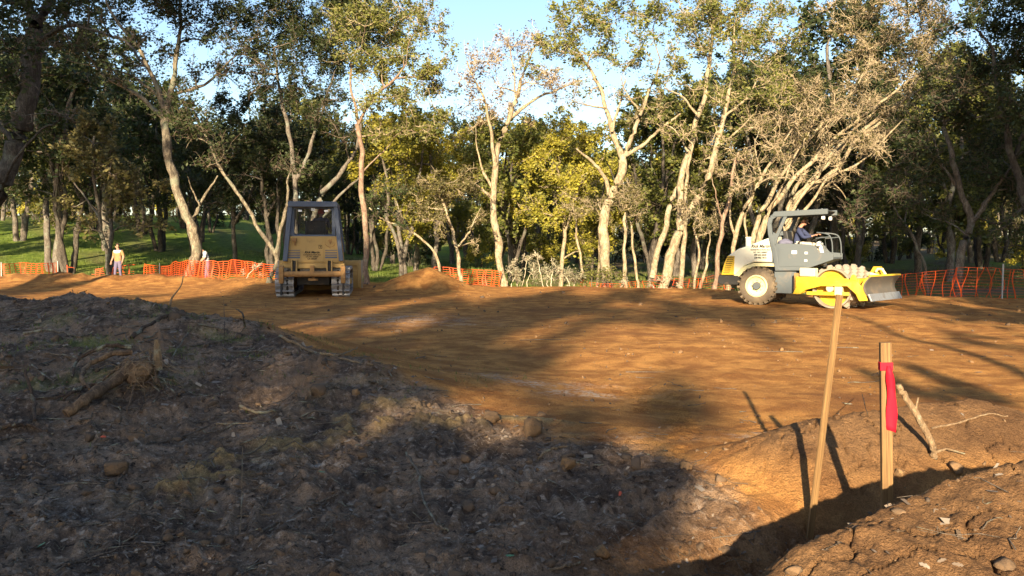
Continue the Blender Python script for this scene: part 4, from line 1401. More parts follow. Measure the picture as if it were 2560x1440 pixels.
    # lettering on the right side of the hood
    def side_txt(body, size, u, z, shear=0.0):
        M = Matrix.Translation((u, -.7445, z)) @ Matrix.Rotation(math.pi / 2, 4, 'X')
        text_obj('lettering', body, size, M, INK, hd, shear)
    side_txt('Rick Martin', .125, .08, 1.66, .3)
    side_txt('CONSTRUCTION INC', .062, .08, 1.575)
    side_txt('LIC. NO. 668687', .062, .08, 1.505)
    side_txt('530 622 8008', .068, .08, 1.425)
    side_txt('530 906 1810', .068, .08, 1.345)
    # the machine is articulated: the drum half is steered towards the viewer
    rel_f = (Matrix.Translation(R.location) @ Matrix.Rotation(-TH, 4, 'Z')).inverted() @ near_f
    front = ('drum', 'drum_frame_beam', 'blade_push_arm', 'valve_box', 'bearing_carrier', 'drum_frame_rear', 'hydraulic_hose', 'drum_frame_front', 'blade_lift_cylinder', 'levelling_blade')
    for ch in R.children:
        nm = ch.name.split('.')[0]
        if nm in front:
            ch.matrix_local = rel_f
        elif nm != 'wheel':
            for o in [ch] + list(ch.children_recursive):
                if not o.get('sx'):
                    o.data.transform(Matrix.Diagonal((.93, 1, 1, 1)))
    return R


roller = build_roller()


# ------------------------------------------------------------------ bulldozer seen from behind
def build_dozer():
    gx, gy = -6.56, 28.0
    PH = math.radians(9)
    D = empty('bulldozer', (gx, gy, H(gx, gy) - .02), PH, 'tan bulldozer with blue-grey cab seen from behind', 'bulldozer')
    # tracks
    TL = 3.0            # centre distance sprocket/idler
    rr = .42
    zc = .50
    path = []
    def loop_pt(s):
        per = 2 * TL + 2 * math.pi * rr
        s = s % per
        if s < TL:
            return (.45 + s, zc - rr, 0.0)
        s -= TL
        if s < math.pi * rr:
            a = -math.pi / 2 + s / rr
            return (.45 + TL + rr * math.cos(a), zc + rr * math.sin(a), s / rr)
        s -= math.pi * rr
        if s < TL:
            return (.45 + TL - s, zc + rr, math.pi)
        s -= TL
        a = math.pi / 2 + s / rr
        return (.45 + rr * math.cos(a), zc + rr * math.sin(a), math.pi + s / rr)
    per = 2 * TL + 2 * math.pi * rr
    shoe = MB()
    # local: x across, y along travel, -z outward
    shoe.box((-.30, -.088, -.005), (.30, .088, .018))
    shoe.prism([(-.088, -.005), (-.055, -.005), (-.06, -.065), (-.075, -.065)], -.285, .285, 'x')
    for side in (-1, 1):
        xc = side * .905
        m = MB()
        m.box((xc - .10, .45, zc - .30), (xc + .10, .45 + TL, zc + .22))
        tf = m.build('track_frame', TAN, D, bevel=.02)
        tr = MB()
        tr.lathe([(.39, xc - .06), (.39, xc + .06), (.30, xc + .10), (.1, xc + .12), (0, xc + .12)], 28, (0, .45, zc), 'x')
        tr.lathe([(.39, xc - .06), (.39, xc + .06)], 28, (0, .45 + TL, zc), 'x')
        tr.build('sprocket', IRON, D, smooth=True)
        # inner chain
        ch = MB()
        pts = [loop_pt(s) for s in np.linspace(0, per, 70)]
        for dxx in (-.09, .09):
            ch.tube([(xc + dxx, p[0], p[1]) for p in pts], .045, 5, caps=False)
        ch.build('track_chain', IRON, D)
        n = 46
        for i in range(n):
            y, z, a = loop_pt(i * per / n + .03)
            # orient: a=0 at bottom (outward -z)
            T = Matrix.Translation((xc, y, z)) @ Matrix.Rotation(a, 4, 'X')
            if side == -1 and i == 0:
                s0 = shoe.build('track_shoe', SHOE, D, bevel=.006)
                s0.matrix_local = T
            else:
                copy_part(s0, D, T)
    # hull between the tracks
    m = MB()
    m.box((-.52, .35, .42), (.52, 3.4, 1.05))
    m.build('hull', IRON, D, bevel=.02)
    # fuel tank body (rear), slightly tapered upward
    m = MB()
    vs = [(-.95, .10, 1.16), (1.0, .10, 1.16), (1.0, 1.15, 1.16), (-.95, 1.15, 1.16), (-.86, .16, 2.04), (.90, .16, 2.04), (.90, 1.15, 2.04), (-.86, 1.15, 2.04)]
    m.add(vs, [(3, 2, 1, 0), (4, 5, 6, 7), (0, 1, 5, 4), (1, 2, 6, 5), (2, 3, 7, 6), (3, 0, 4, 7)])
    tank = m.build('fuel_tank', TAN, D, bevel=.025)
    def yr(z):
        return .10 + (z - 1.16) / .88 * .06
    # door panel seams, raised centre door
    q = MB()
    for (x0, x1, z0, z1) in ((-.37, .37, 1.21, 2.02),):
        q.add([(x0, yr(z0) - .014, z0), (x1, yr(z0) - .014, z0), (x1, yr(z1) - .014, z1), (x0, yr(z1) - .014, z1), (x0, yr(z0) + .02, z0), (x1, yr(z0) + .02, z0), (x1, yr(z1) + .02, z1), (x0, yr(z1) + .02, z1)],
              [(0, 1, 2, 3), (7, 6, 5, 4), (0, 4, 5, 1), (1, 5, 6, 2), (2, 6, 7, 3), (3, 7, 4, 0)])
    q.build('rear_door', TAN, tank, bevel=.008)
    for s in (-1, 1):
        for k, (z, h) in enumerate(((1.575, .022), (1.49, .034), (1.415, .036), (1.34, .055))):
            x0, x1 = (-.80, -.40) if s < 0 else (.41, .80)
            q = MB()
            q.add([(x0, yr(z) - .006, z - h / 2), (x1, yr(z) - .006, z - h / 2), (x1, yr(z) - .004, z + h / 2), (x0, yr(z) - .004, z + h / 2)], [(0, 1, 2, 3)])
            q.V += [v + Vector((0, .012, 0)) for v in q.V[:4]]
            q.F += [[4, 7, 6, 5], [0, 4, 5, 1], [1, 5, 6, 2], [2, 6, 7, 3], [3, 7, 4, 0]]
            q.M += [0] * 5
            q.build('stripe', BLUE_G, tank)
    q = MB()
    q.lathe([(.0, yr(1.86) - .012), (.145, yr(1.86) - .012), (.155, yr(1.86) - .004), (.155, yr(1.86) + .02)], 28, (.57, 0, 1.84), 'y')
    q.build('filler_cover', TAN, tank, smooth=True)
    q = MB()
    ring = [(.57 + .16 * math.cos(t), yr(1.75) - .012, 1.84 + .16 * math.sin(t)) for t in np.linspace(math.pi * 1.1, math.pi * 1.95, 14)]
    q.tube(ring, .008, 5)
    q.add([(.51, yr(1.84) - .022, 1.90), (.55, yr(1.84) - .022, 1.94), (.58, yr(1.84) - .022, 1.92), (.63, yr(1.84) - .022, 1.95), (.64, yr(1.84) - .022, 1.88), (.58, yr(1.84) - .022, 1.76)], [(0, 1, 2, 3, 4, 5)])
    q.build('rust_stain_badge', RUST, tank)
    q = MB()
    z0 = 1.685
    for (xa, xb, za, zb) in ((.20, .31, 1.73, 1.742), (.20, .31, 1.63, 1.642), (.20, .212, 1.63, 1.742), (.298, .31, 1.63, 1.742), (.235, .28, 1.70, 1.712), (.25, .265, 1.65, 1.70)):
        q.box((xa, yr(1.69) - .020, za), (xb, yr(1.69) - .010, zb))
    q.build('warning_label', INK, tank)
    q = MB()
    q.box((-.64, .02, 1.86), (-.50, .16, 1.98))
    q.prism([(-.60, 1.86), (-.52, 1.86), (-.53, 1.74), (-.57, 1.72)], .08, .125, 'y')
    q.build('rusty_latch', RUST, tank, bevel=.01)
    def rear_txt(body, size, x, z, shear=0.0):
        M = Matrix.Translation((x, yr(z) - .017, z)) @ Matrix.Rotation(math.pi / 2 + .05, 4, 'X')
        text_obj('lettering', body, size, M, INK, tank, shear)
    rear_txt('Rick Martin', .105, -.01, 1.475, .3)
    rear_txt('CONSTRUCTION INC', .058, -.01, 1.405)
    rear_txt('LIC. NO. 668687', .058, -.01, 1.345)
    rear_txt('CA 68247', .075, -.01, 1.27)
    # lower cross plate and grille
    m = MB()
    m.box((-.52, .04, .98), (.52, .40, 1.15))
    m.box((-.98, .06, 1.0), (-.55, .40, 1.14))
    m.box((.55, .06, 1.0), (1.03, .40, 1.14))
    m.build('rear_cross_plate', TAN, D, bevel=.015)
    q = MB()
    q.box((-.44, .10, .80), (.44, .16, .975))
    gp = q.build('rear_guard_plate', IRON, D, bevel=.01)
    q = MB()
    for i in range(20):
        for j in range(4):
            x = -.40 + i * .042 + (.02 if j % 2 else 0)
            q.tube([(x, .098, .825 + j * .038), (x, .084, .825 + j * .038)], .012, 6)
    q.build('perforations', MUD_ST, gp, kind='stuff')
    # ripper
    m = MB()
    m.tube([(-.98, -.22, .80), (1.02, -.22, .80)], .095, 12)
    m.box((-.06, -.30, .74), (.07, -.08, 1.08))
    rp = m.build('ripper_beam', RUST, D, smooth=True)
    for x in (-.97, 1.0):
        q = MB()
        q.prism([(-.34, 1.06), (-.12, 1.08), (-.08, .66), (-.16, .50), (-.30, .50), (-.36, .66)], x - .075, x + .075, 'x')
        q.build('shank_holder', RUST, rp, bevel=.02)
        q = MB()
        q.prism([(-.29, .60), (-.17, .60), (-.17, .36), (-.22, .24), (-.36, .12), (-.40, .14), (-.30, .34)], x - .03, x + .03, 'x')
        q.build('ripper_shank', IRON, rp, bevel=.01)
    for x in (-.58, .55):
        for dx in (-.075, .075):
            q = MB()
            q.prism([(-.16, .80), (.10, .80), (.12, 1.26), (-.06, 1.26)], x + dx - .02, x + dx + .02, 'x')
            q.build('ripper_bracket', TAN, D, bevel=.008)
        q = MB()
        q.tube([(x, -.04, .86), (x, .04, 1.22)], .05, 10)
        q.build('ripper_cylinder', IRON, D, smooth=True)
    q = MB()
    q.lathe([(.0, .58), (.16, .58), (.17, .61), (.16, .65), (0, .65)], 16, (.02, -.02, 0), 'z')
    q.tube([(.02, -.02, .62), (.02, .1, .86)], .05, 8)
    q.build('tow_hitch', RUST, D, smooth=True)
    # cab
    CZ0, CZ1 = 1.15, 3.17
    def ex(z):      # post centre x at height z
        return .90 - (z - 1.2) / (3.0 - 1.2) * .17
    for s in (-1, 1):
        for (yb, yt, nm) in ((.02, .20, 'rollover_post'), (1.65, 1.55, 'front_post')):
            q = MB()
            q.bar((s * ex(1.2) + .03, yb, 1.22 if yb < 1 else 1.5), (s * ex(3.02) + .03, yt, 3.04), .145, .17, 0, up=(0, 1, 0))
            q.build(nm, BLUE_G, D, bevel=.018)
    m = MB()
    m.prism([(-.76, 3.0), (-.78, 3.12), (-.72, 3.18), (.78, 3.18), (.84, 3.12), (.82, 3.0)], .05, 1.75, 'y')
    m.build('cab_roof', BLUE_G, D, bevel=.02)
    m = MB()
    m.prism([(.18, 2.04), (.30, 2.04), (.34, 2.98), (.24, 2.98)], -.70, -.585, 'x')
    m.prism([(.18, 2.04), (.30, 2.04), (.34, 2.98), (.24, 2.98)], .63, .745, 'x')
    m.prism([(-.60, 2.97), (-.60, 2.86), (-.50, 2.95), (.54, 2.95), (.65, 2.86), (.65, 2.97)], .24, .30, 'y')
    m.box((-.62, .18, 2.02), (.66, .30, 2.09))
    wf = m.build('rear_window_frame', BLUE_G, D, bevel=.008)
    g = MB()
    for i in range(26):
        x = -.56 + i * .0464
        g.bar((x, .235, 2.09), (x, .275, 2.95), .010, .006, 0, up=(0, 1, 0))
    for j in range(18):
        z = 2.12 + j * .048
        g.bar((-.58, .235 + (z - 2.09) * .046, z), (.62, .235 + (z - 2.09) * .046, z), .006, .010)
    g.build('wire_guard', IRON, wf, kind='stuff')
    q = MB()
    q.box((-.575, .285, 2.09), (.625, .291, 2.95))
    q.build('rear_pane', GLASS, wf)
    # front and side frames
    m = MB()
    m.box((-.80, 1.62, 1.5), (.86, 1.68, 2.15))
    m.box((-.84, .4, 1.9), (-.78, 1.6, 2.12))
    m.box((.84, .4, 1.9), (.90, 1.6, 2.12))
    m.build('cab_lower_panels', BLUE_G, D, bevel=.01)
    for (x, w) in ((-.42, .13), (.42, .13)):
        q = MB()
        q.box((x - w / 2 + .03, .16, 2.84), (x + w / 2 + .03, .225, 2.91))
        q.build('work_lamp', LAMP, D, bevel=.012)
    q = MB()
    for i in (-1, 0):
        for j in (0, 1):
            q.box((.03 + i * .065, .155, 2.88 + j * .045), (.03 + i * .065 + .058, .21, 2.88 + j * .045 + .038))
    q.build('rear_lamp_cluster', WHITE, D, bevel=.005)
    # seat
    m = MB()
    m.box((-.32, .72, 1.95), (.42, 1.25, 2.08))
    m.prism([(.62, 2.05), (.76, 2.05), (.72, 2.56), (.60, 2.56)], -.28, .40, 'x')
    m.build('operator_seat', SEATM, D, bevel=.03)
    m = MB()
    m.box((-.56, .35, 2.04), (-.35, .62, 2.12))
    m.build('blue_cab_box', mat('blue_plastic', (.05, .10, .26), .6), D, bevel=.02)
    # engine hood, arms, blade
    m = MB()
    m.prism([(1.68, 1.0), (3.55, 1.0), (3.55, 1.75), (1.68, 1.98)], -.48, .52, 'x')
    m.build('engine_hood', TAN, D, bevel=.03)
    q = MB()
    q.tube([(.2, 2.4, 1.8), (.2, 2.4, 2.5)], .05, 10)
    q.build('exhaust_stack', IRON, D, smooth=True)
    for s in (-1, 1):
        m = MB()
        m.bar((s * 1.10, 1.7, .48), (s * 1.10, 3.92, .42), .12, .20)
        m.build('push_arm', TAN, D, bevel=.015)
    b = MB()
    pf, pb = [], []
    for i in range(9):
        t = i / 8
        z = .06 + 1.12 * t
        y = 4.06 - .20 * math.sin(math.pi * (t * .9 + .05)) + .10
        pf.append((y, z))
        pb.append((y - .05, z))
    b.prism(pf + pb[::-1], -1.5, 1.5, 'x')
    bl = b.build('dozer_blade', TAN, D, smooth=True)
    q = MB()
    q.box((-1.35, 3.84, .62), (1.35, 3.92, .80))
    q.box((-1.40, 3.84, 1.0), (1.40, 3.93, 1.16))
    for x in (-1.4, -.7, 0, .7, 1.4):
        q.box((x - .03, 3.80, .2), (x + .03, 3.93, 1.1))
    q.build('blade_ribs', TAN, bl, bevel=.01)
    q = MB()
    for s in (-1, 1):
        q.prism([(y - .06, z) for y, z in pf] + [(y + .05, z) for y, z in pf[::-1]], s * 1.53 - .03, s * 1.53 + .03, 'x')
    q.build('blade_end_plates', MUD_ST, bl, bevel=.008)
    return D


dozer = build_dozer()
# ------------------------------------------------------------------ people
SKIN = mat('skin', (.38, .21, .14), .6)
HAIR = mat('dark_hair', (.035, .024, .018), .8)
NAVY = mat('navy_cloth', (.035, .045, .10), .9)
TANC = mat('tan_cloth', (.30, .19, .085), .9)
WHITEC = mat('white_cloth', (.70, .70, .68), .9)
JEAN = mat('faded_jeans', (.14, .12, .19), .9)
BEIGE = mat('beige_trousers', (.52, .46, .36), .9)
BOOT = mat('tan_boot', (.32, .20, .09), .8)
DARKC = mat('black_cloth', (.025, .025, .03), .9)
BEARD = mat('brown_beard', (.14, .065, .03), .9)
for _m, _s in ((NAVY, 25), (TANC, 25), (WHITEC, 25), (JEAN, 30), (BEIGE, 22)):
    _n = noise(_m, _s, 4, .6, nd(_m, 'ShaderNodeTexCoord').outputs['Object'])
    bump(_m, _n, .5, .02)


def stripes_cloth():
    m = mat('striped_shirt', (.7, .7, .68), .9)
    tc = nd(m, 'ShaderNodeTexCoord').outputs['Object']
    sp = nd(m, 'ShaderNodeSeparateXYZ')
    lk(m, tc, sp.inputs[0])
    mu = nd(m, 'ShaderNodeMath', operation='MULTIPLY')
    mu.inputs[1].default_value = 1 / .085
    lk(m, sp.outputs[2], mu.inputs[0])
    fr = nd(m, 'ShaderNodeMath', operation='FRACT')
    lk(m, mu.outputs[0], fr.inputs[0])
    gt = nd(m, 'ShaderNodeMath', operation='LESS_THAN')
    gt.inputs[1].default_value = .3
    lk(m, fr.outputs[0], gt.inputs[0])
    c = mixc(m, gt.outputs[0], (.52, .55, .58), (.04, .045, .07))
    lk(m, c, m.node_tree.nodes['Principled BSDF'].inputs['Base Color'])
    return m


STRIPE = stripes_cloth()


def skin_body(name, J, cloth, parent, fingers=True, build=1.0):
    """J: joint positions. cloth(face centre, region) -> material index. One continuous surface."""
    verts, edges, rad, reg = [], [], [], []

    def v(p, r, region, prev=None):
        verts.append(tuple(p))
        rad.append(r if isinstance(r, tuple) else (r, r))
        reg.append(region)
        if prev is not None:
            edges.append((prev, len(verts) - 1))
        return len(verts) - 1
    g = {k: Vector(p) for k, p in J.items()}
    b = build
    pel = v(g['pelvis'], (.165 * b, .125 * b), 'hip')
    belly = v(g['pelvis'].lerp(g['chest'], .45), (.165 * b, .125 * b), 'torso', pel)
    chest = v(g['chest'], (.175 * b, .125 * b), 'torso', belly)
    nk0 = v(g['neck'] - (g['neck'] - g['chest']) * .25, (.085, .08), 'torso', chest)
    nk = v(g['neck'], (.058, .062), 'head', nk0)
    hd = g['head']
    fw = g['face'].normalized()
    up = (hd - g['neck']).normalized()
    h0 = v(hd - up * .055 + fw * .012, (.062, .075), 'head', nk)
    h1 = v(hd + up * .03, (.076, .095), 'head', h0)
    h2 = v(hd + up * .10 - fw * .01, (.058, .075), 'head', h1)
    nose = v(hd + fw * .112 - up * .012, .014, 'head', h0)
    sidev = fw.cross(up).normalized()
    for s in (-1, 1):
        v(hd + sidev * s * .088 - up * .01 - fw * .01, .016, 'head', h1)
    for S in ('L', 'R'):
        sh = v(g['sh' + S], .075 * b, 'sleeve', chest)
        el = v(g['el' + S], .052 * b, 'elbow', sh)
        m2 = v(g['el' + S].lerp(g['wr' + S], .4), .046, 'fore', el)
        wr = v(g['wr' + S], .031, 'fore', m2)
        hdv = (g['ha' + S] - g['wr' + S])
        L = hdv.normalized()
        palm = v(g['wr' + S] + L * .065, (.036, .022), 'hand', wr)
        bend = Vector(J.get('curl' + S, (0, 0, -1)))
        bend = (bend - L * bend.dot(L))
        if bend.length < 1e-3:
            bend = Vector((0, 1, 0))
        bend.normalize()
        sid = L.cross(bend).normalized()
        if fingers:
            for k, (o, ln) in enumerate(((-.030, .062), (-.010, .074), (.010, .070), (.029, .054))):
                f0 = v(g['wr' + S] + L * .098 + sid * o, .0105, 'hand', palm)
                f1 = v(Vector(verts[f0]) + L * ln * .5 + bend * .014, .0095, 'hand', f0)
                v(Vector(verts[f1]) + L * ln * .25 + bend * ln * .45, .008, 'hand', f1)
            t0 = v(g['wr' + S] + L * .045 - sid * .036 + bend * .008, .0115, 'hand', palm)
            v(Vector(verts[t0]) + L * .035 - sid * .018 + bend * .016, .0095, 'hand', t0)
        hip = v(g['hip' + S], .105 * b, 'hip', pel)
        mt = v(g['hip' + S].lerp(g['kn' + S], .45), .090 * b, 'leg', hip)
        kn = v(g['kn' + S], .066, 'leg', mt)
        cf = v(g['kn' + S].lerp(g['an' + S], .35), .062, 'leg', kn)
        an = v(g['an' + S], .050, 'leg', cf)
        tv = (g['to' + S] - g['an' + S])
        v(g['an' + S] + tv * .35 + Vector((0, 0, -.02)), .045, 'foot', an)
        v(g['to' + S], .036, 'foot', len(verts) - 1)
    me = bpy.data.meshes.new(name)
    me.from_pydata(verts, edges, [])
    o = bpy.data.objects.new(name, me)
    col.objects.link(o)
    md = o.modifiers.new('skin', 'SKIN')
    md.use_smooth_shade = True
    md.branch_smoothing = .6
    for i, sv in enumerate(me.skin_vertices[0].data):
        sv.radius = rad[i]
        sv.use_root = (i == 0)
    ms = o.modifiers.new('sub', 'SUBSURF')
    ms.levels = 1
    ms.render_levels = 1
    dg = bpy.context.evaluated_depsgraph_get()
    em = bpy.data.meshes.new_from_object(o.evaluated_get(dg))
    bpy.data.objects.remove(o)
    em.name = name
    VV = np.array(verts)
    mats_, fn = cloth
    em.materials.clear()
    for mm in mats_:
        em.materials.append(mm)
    cen = np.empty(len(em.polygons) * 3, np.float32)
    em.polygons.foreach_get('center', cen)
    cen = cen.reshape(-1, 3).astype(float)
    best = np.full(len(cen), 1e9)
    bi = np.zeros(len(cen), int)
    for k, (ea, eb) in enumerate(edges):
        a = np.array(verts[ea])
        d = np.array(verts[eb]) - a
        t = np.clip((cen - a) @ d / (d @ d + 1e-9), 0, 1)
        dd = np.linalg.norm(cen - a - t[:, None] * d, axis=1)
        mk = dd < best
        best = np.where(mk, dd, best)
        bi = np.where(mk, k, bi)
    em.polygons.foreach_set('material_index', np.array([fn(c, reg[edges[k][1]]) for c, k in zip(cen, bi)], np.int32))
    em.polygons.foreach_set('use_smooth', np.ones(len(cen), bool))
    o = bpy.data.objects.new(name, em)
    return link(o, parent)


def head_cap(name, m, hd, fw, up, parent, brim=False, low=.25, sc=1.0):
    """hair cap or hat: partial ellipsoid over the skull"""
    q = MB()
    fw = Vector(fw).normalized()
    up = Vector(up).normalized()
    sd = fw.cross(up).normalized()
    hd = Vector(hd) + up * .04
    vs, fs = [], []
    nu, nv = 18, 7
    for j in range(nv):
        for i in range(nu):
            a = 2 * math.pi * i / nu
            front = math.cos(a)
            lowb = low + (.55 if not brim else .25) * (0.5 + .5 * front)
            el = lowb + (math.pi / 2 - lowb) * j / (nv - 1)
            el = el - .45 * (1 - j / (nv - 1)) * (1 if not brim else .2) * (.5 - .5 * front)
            r = math.cos(el)
            vs.append(hd + fw * (r * front * .105 * sc) + sd * (r * math.sin(a) * .090 * sc) + up * (math.sin(el) * .112 * sc))
    for j in range(nv - 1):
        for i in range(nu):
            fs.append((j * nu + i, j * nu + (i + 1) % nu, (j + 1) * nu + (i + 1) % nu, (j + 1) * nu + i))
    q.add(vs, fs)
    if brim:
        b0 = hd + up * .035
        pts = []
        for t in np.linspace(-1.1, 1.1, 9):
            pts.append(b0 + fw * (.09 * sc * math.cos(t)) + sd * (.088 * sc * math.sin(t)))
        outp = [p + fw * (.085 * math.cos(t * .9)) - up * .018 for p, t in zip(pts, np.linspace(-1.1, 1.1, 9))]
        n = len(pts)
        q.add(pts + outp + [p - up * .008 for p in pts] + [p - up * .008 for p in outp],
              [(i, i + 1, n + i + 1, n + i) for i in range(n - 1)] + [(2 * n + i, 3 * n + i, 3 * n + i + 1, 2 * n + i + 1) for i in range(n - 1)] + [(n + i, n + i + 1, 3 * n + i + 1, 3 * n + i) for i in range(n - 1)])
    return q.build(name, m, parent, smooth=True)


def face_bits(hd, fw, up, parent):
    fw = Vector(fw).normalized()
    up = Vector(up).normalized()
    sd = fw.cross(up).normalized()
    for s in (-1, 1):
        q = MB()
        c = Vector(hd) + fw * .083 + sd * s * .032 + up * .012
        q.lathe([(0, -.009), (.008, -.006), (.011, 0), (.008, .006), (0, .009)], 8, tuple(c), 'z')
        q.build('eye', HAIR, parent, smooth=True)
    q = MB()
    q.tube([Vector(hd) + fw * .088 - up * .052 + sd * t for t in (-.025, 0, .025)], .006, 5)
    q.build('mouth', mat('lips', (.32, .13, .11), .6), parent, smooth=True)


def stand(gz, lean=(0, 0), arms=None):
    """standing joints facing +Y"""
    J = dict(pelvis=(0, 0, .96), chest=(0, .0, 1.34), neck=(0, .01, 1.50), head=(0, .03, 1.62), face=(0, 1, 0),
             hipL=(-.10, 0, .90), hipR=(.10, 0, .90), knL=(-.12, .03, .50), knR=(.13, .06, .50), anL=(-.12, -.04, .09), anR=(.14, .10, .09), toL=(-.14, .12, .04), toR=(.17, .26, .04),
             shL=(-.21, 0, 1.42), shR=(.21, 0, 1.42), elL=(-.30, -.02, 1.13), elR=(.30, -.02, 1.13), wrL=(-.33, .10, .90), wrR=(.33, .10, .90), haL=(-.33, .14, .76), haR=(.33, .14, .76), curlL=(.5, .5, 0), curlR=(-.5, .5, 0))
    return J


# man in a tan polo
px1 = at(297, 703, 39.6)
p1 = empty('person', (px1[0], px1[1], H(px1[0], px1[1])), math.radians(160), 'person in tan polo with navy shoulders standing before the orange fence', 'person')
J = stand(0)
J['face'] = (-.45, .9, 0) if False else (.55, .85, 0)


def cloth1(c, r):
    if r in ('head',):
        return 0
    if r in ('fore', 'hand'):
        return 0
    if r == 'elbow':
        return 1 if c[2] > 1.17 else 0
    if r in ('torso', 'sleeve'):
        if c[2] > 1.395:
            return 2
        if c[2] > 1.355:
            return 3
        return 1
    if r in ('hip',):
        return 1 if c[2] > .90 else 4
    return 4 if r == 'leg' else 5


skin_body('body', J, ([SKIN, TANC, NAVY, WHITEC, JEAN, DARKC], cloth1), p1, build=1.18)
head_cap('hair', HAIR, J['head'], J['face'], (0, 0, 1), p1)
face_bits(J['head'], J['face'], (0, 0, 1), p1)

# man in a striped shirt, head bowed
px2 = at(520, 706, 40.2)
p2 = empty('person', (px2[0], px2[1], H(px2[0], px2[1])), math.radians(115), 'person in striped shirt with bowed head behind the orange fence', 'person')
J = stand(0)
J['chest'] = (0, .10, 1.30)
J['neck'] = (0, .20, 1.44)
J['head'] = (0, .30, 1.51)
J['face'] = (0, .8, -.6)
for S, sx in (('L', -1), ('R', 1)):
    J['sh' + S] = (sx * .20, .10, 1.37)
    J['el' + S] = (sx * .27, .16, 1.09)
    J['wr' + S] = (sx * .20, .32, .93)
    J['ha' + S] = (sx * .16, .42, .90)


def cloth2(c, r):
    if r in ('head', 'fore', 'hand'):
        return 0
    if r == 'elbow':
        return 1 if c[2] > 1.14 else 0
    if r in ('torso', 'sleeve'):
        return 1
    if r == 'hip':
        return 1 if c[2] > .9 else 2
    return 2 if r == 'leg' else 3


skin_body('body', J, ([SKIN, STRIPE, JEAN, DARKC], cloth2), p2, build=1.08)
head_cap('hair', HAIR, J['head'], J['face'], (0, .6, .8), p2)
face_bits(J['head'], J['face'], (0, .6, .8), p2)


# roller operator, seated. Built in the roller's frame (x forward), world placed
def seat_joints(sx, sy, sz):
    """seated facing +X; seat top at sz"""
    return dict(pelvis=(sx, sy, sz + .12), chest=(sx + .06, sy, sz + .50), neck=(sx + .12, sy, sz + .655), head=(sx + .19, sy, sz + .765), face=(.85, -.15, -.5),
                hipL=(sx + .04, sy + .10, sz + .09), hipR=(sx + .04, sy - .10, sz + .09), knL=(sx + .46, sy + .14, sz + .14), knR=(sx + .46, sy - .17, sz + .14),
                anL=(sx + .68, sy + .14, sz - .24), anR=(sx + .70, sy - .17, sz - .24), toL=(sx + .86, sy + .14, sz - .25), toR=(sx + .90, sy - .18, sz - .22),
                shL=(sx + .08, sy + .20, sz + .56), shR=(sx + .08, sy - .20, sz + .56), elL=(sx + .30, sy + .26, sz + .36), elR=(sx + .26, sy - .28, sz + .32),
                wrL=(sx + .50, sy + .16, sz + .40), wrR=(sx + .46, sy - .20, sz + .36), haL=(sx + .60, sy + .12, sz + .43), haR=(sx + .56, sy - .16, sz + .40), curlL=(.2, 0, -1), curlR=(.2, 0, -1))


p3 = empty('person', (0, 0, 0), 0, 'person in navy sweater and cap driving the roller', 'person')
p3.matrix_world = Matrix.Translation(roller.location) @ Matrix.Rotation(roller.rotation_euler[2], 4, 'Z') @ Matrix.Translation((.93, -.12, 1.62))
J = seat_joints(0, 0, 0)


def cloth3(c, r):
    if r in ('head', 'hand'):
        if r == 'head' and c[2] < .70 and c[0] > .19:
            return 4
        return 0
    if r in ('torso', 'sleeve', 'elbow', 'fore'):
        if r == 'torso' and c[2] > .60 and c[0] > .05:
            return 3
        return 1
    if r == 'hip':
        return 1 if c[2] > .15 and c[0] < .10 else 2
    return 2 if r == 'leg' else 5


skin_body('body', J, ([SKIN, NAVY, BEIGE, WHITEC, BEARD, BOOT], cloth3), p3, build=1.12)
CAPM = mat('brown_cap', (.16, .10, .07), .9)
head_cap('cap', CAPM, J['head'], J['face'], (.5, 0, .86), p3, brim=True, low=.5)
face_bits(J['head'], J['face'], (.5, 0, .86), p3)

# jacket folded beside the seat
jk = MB()
jb = bmesh.new()
bmesh.ops.create_icosphere(jb, subdivisions=3, radius=.16)
for vv in jb.verts:
    n_ = perlin(np.array([vv.co.x * 9 + 3]), np.array([vv.co.y * 9 + vv.co.z * 7]), 5)[0]
    vv.co = Vector((vv.co.x * 1.35, vv.co.y * .8, max(vv.co.z * .62, -.07))) * (1 + .28 * n_)
jm = bpy.data.meshes.new('folded_jacket')
jb.to_mesh(jm)
jb.free()
jm.polygons.foreach_set('use_smooth', [True] * len(jm.polygons))
jm.materials.append(mat('grey_blue_cloth', (.13, .13, .19), .9))
jo = link(bpy.data.objects.new('folded_jacket', jm))
jo.matrix_world = Matrix.Translation(roller.location) @ Matrix.Rotation(roller.rotation_euler[2], 4, 'Z') @ Matrix.Translation((.73, -.62, 1.80))
tag(jo, 'crumpled grey-blue jacket lying beside the roller seat', 'jacket')

# dozer operator: faces forward (away), seen through the wire guard
p4 = empty('person', (0, 0, 0), 0, 'person in dark jacket and red cap seated in the bulldozer cab', 'person')
p4.matrix_world = Matrix.Translation(dozer.location) @ Matrix.Rotation(dozer.rotation_euler[2] + math.pi / 2, 4, 'Z') @ Matrix.Translation((.88, -.22, 2.06))
J = seat_joints(0, 0, 0)
J['face'] = (.9, .35, -.1)


def cloth4(c, r):
    if r in ('head', 'hand'):
        return 0
    if r in ('leg',):
        return 2
    return 1 if r != 'foot' else 3


for k in ('anL', 'anR', 'toL', 'toR'):
    J[k] = (J[k][0], J[k][1], J[k][2] + .0)
skin_body('body', J, ([SKIN, NAVY, JEAN, BOOT], cloth4), p4, build=1.12)
head_cap('cap', RED_F, J['head'], J['face'], (0, 0, 1), p4, brim=True, low=-.6, sc=1.12)
face_bits(J['head'], J['face'], (0, 0, 1), p4)
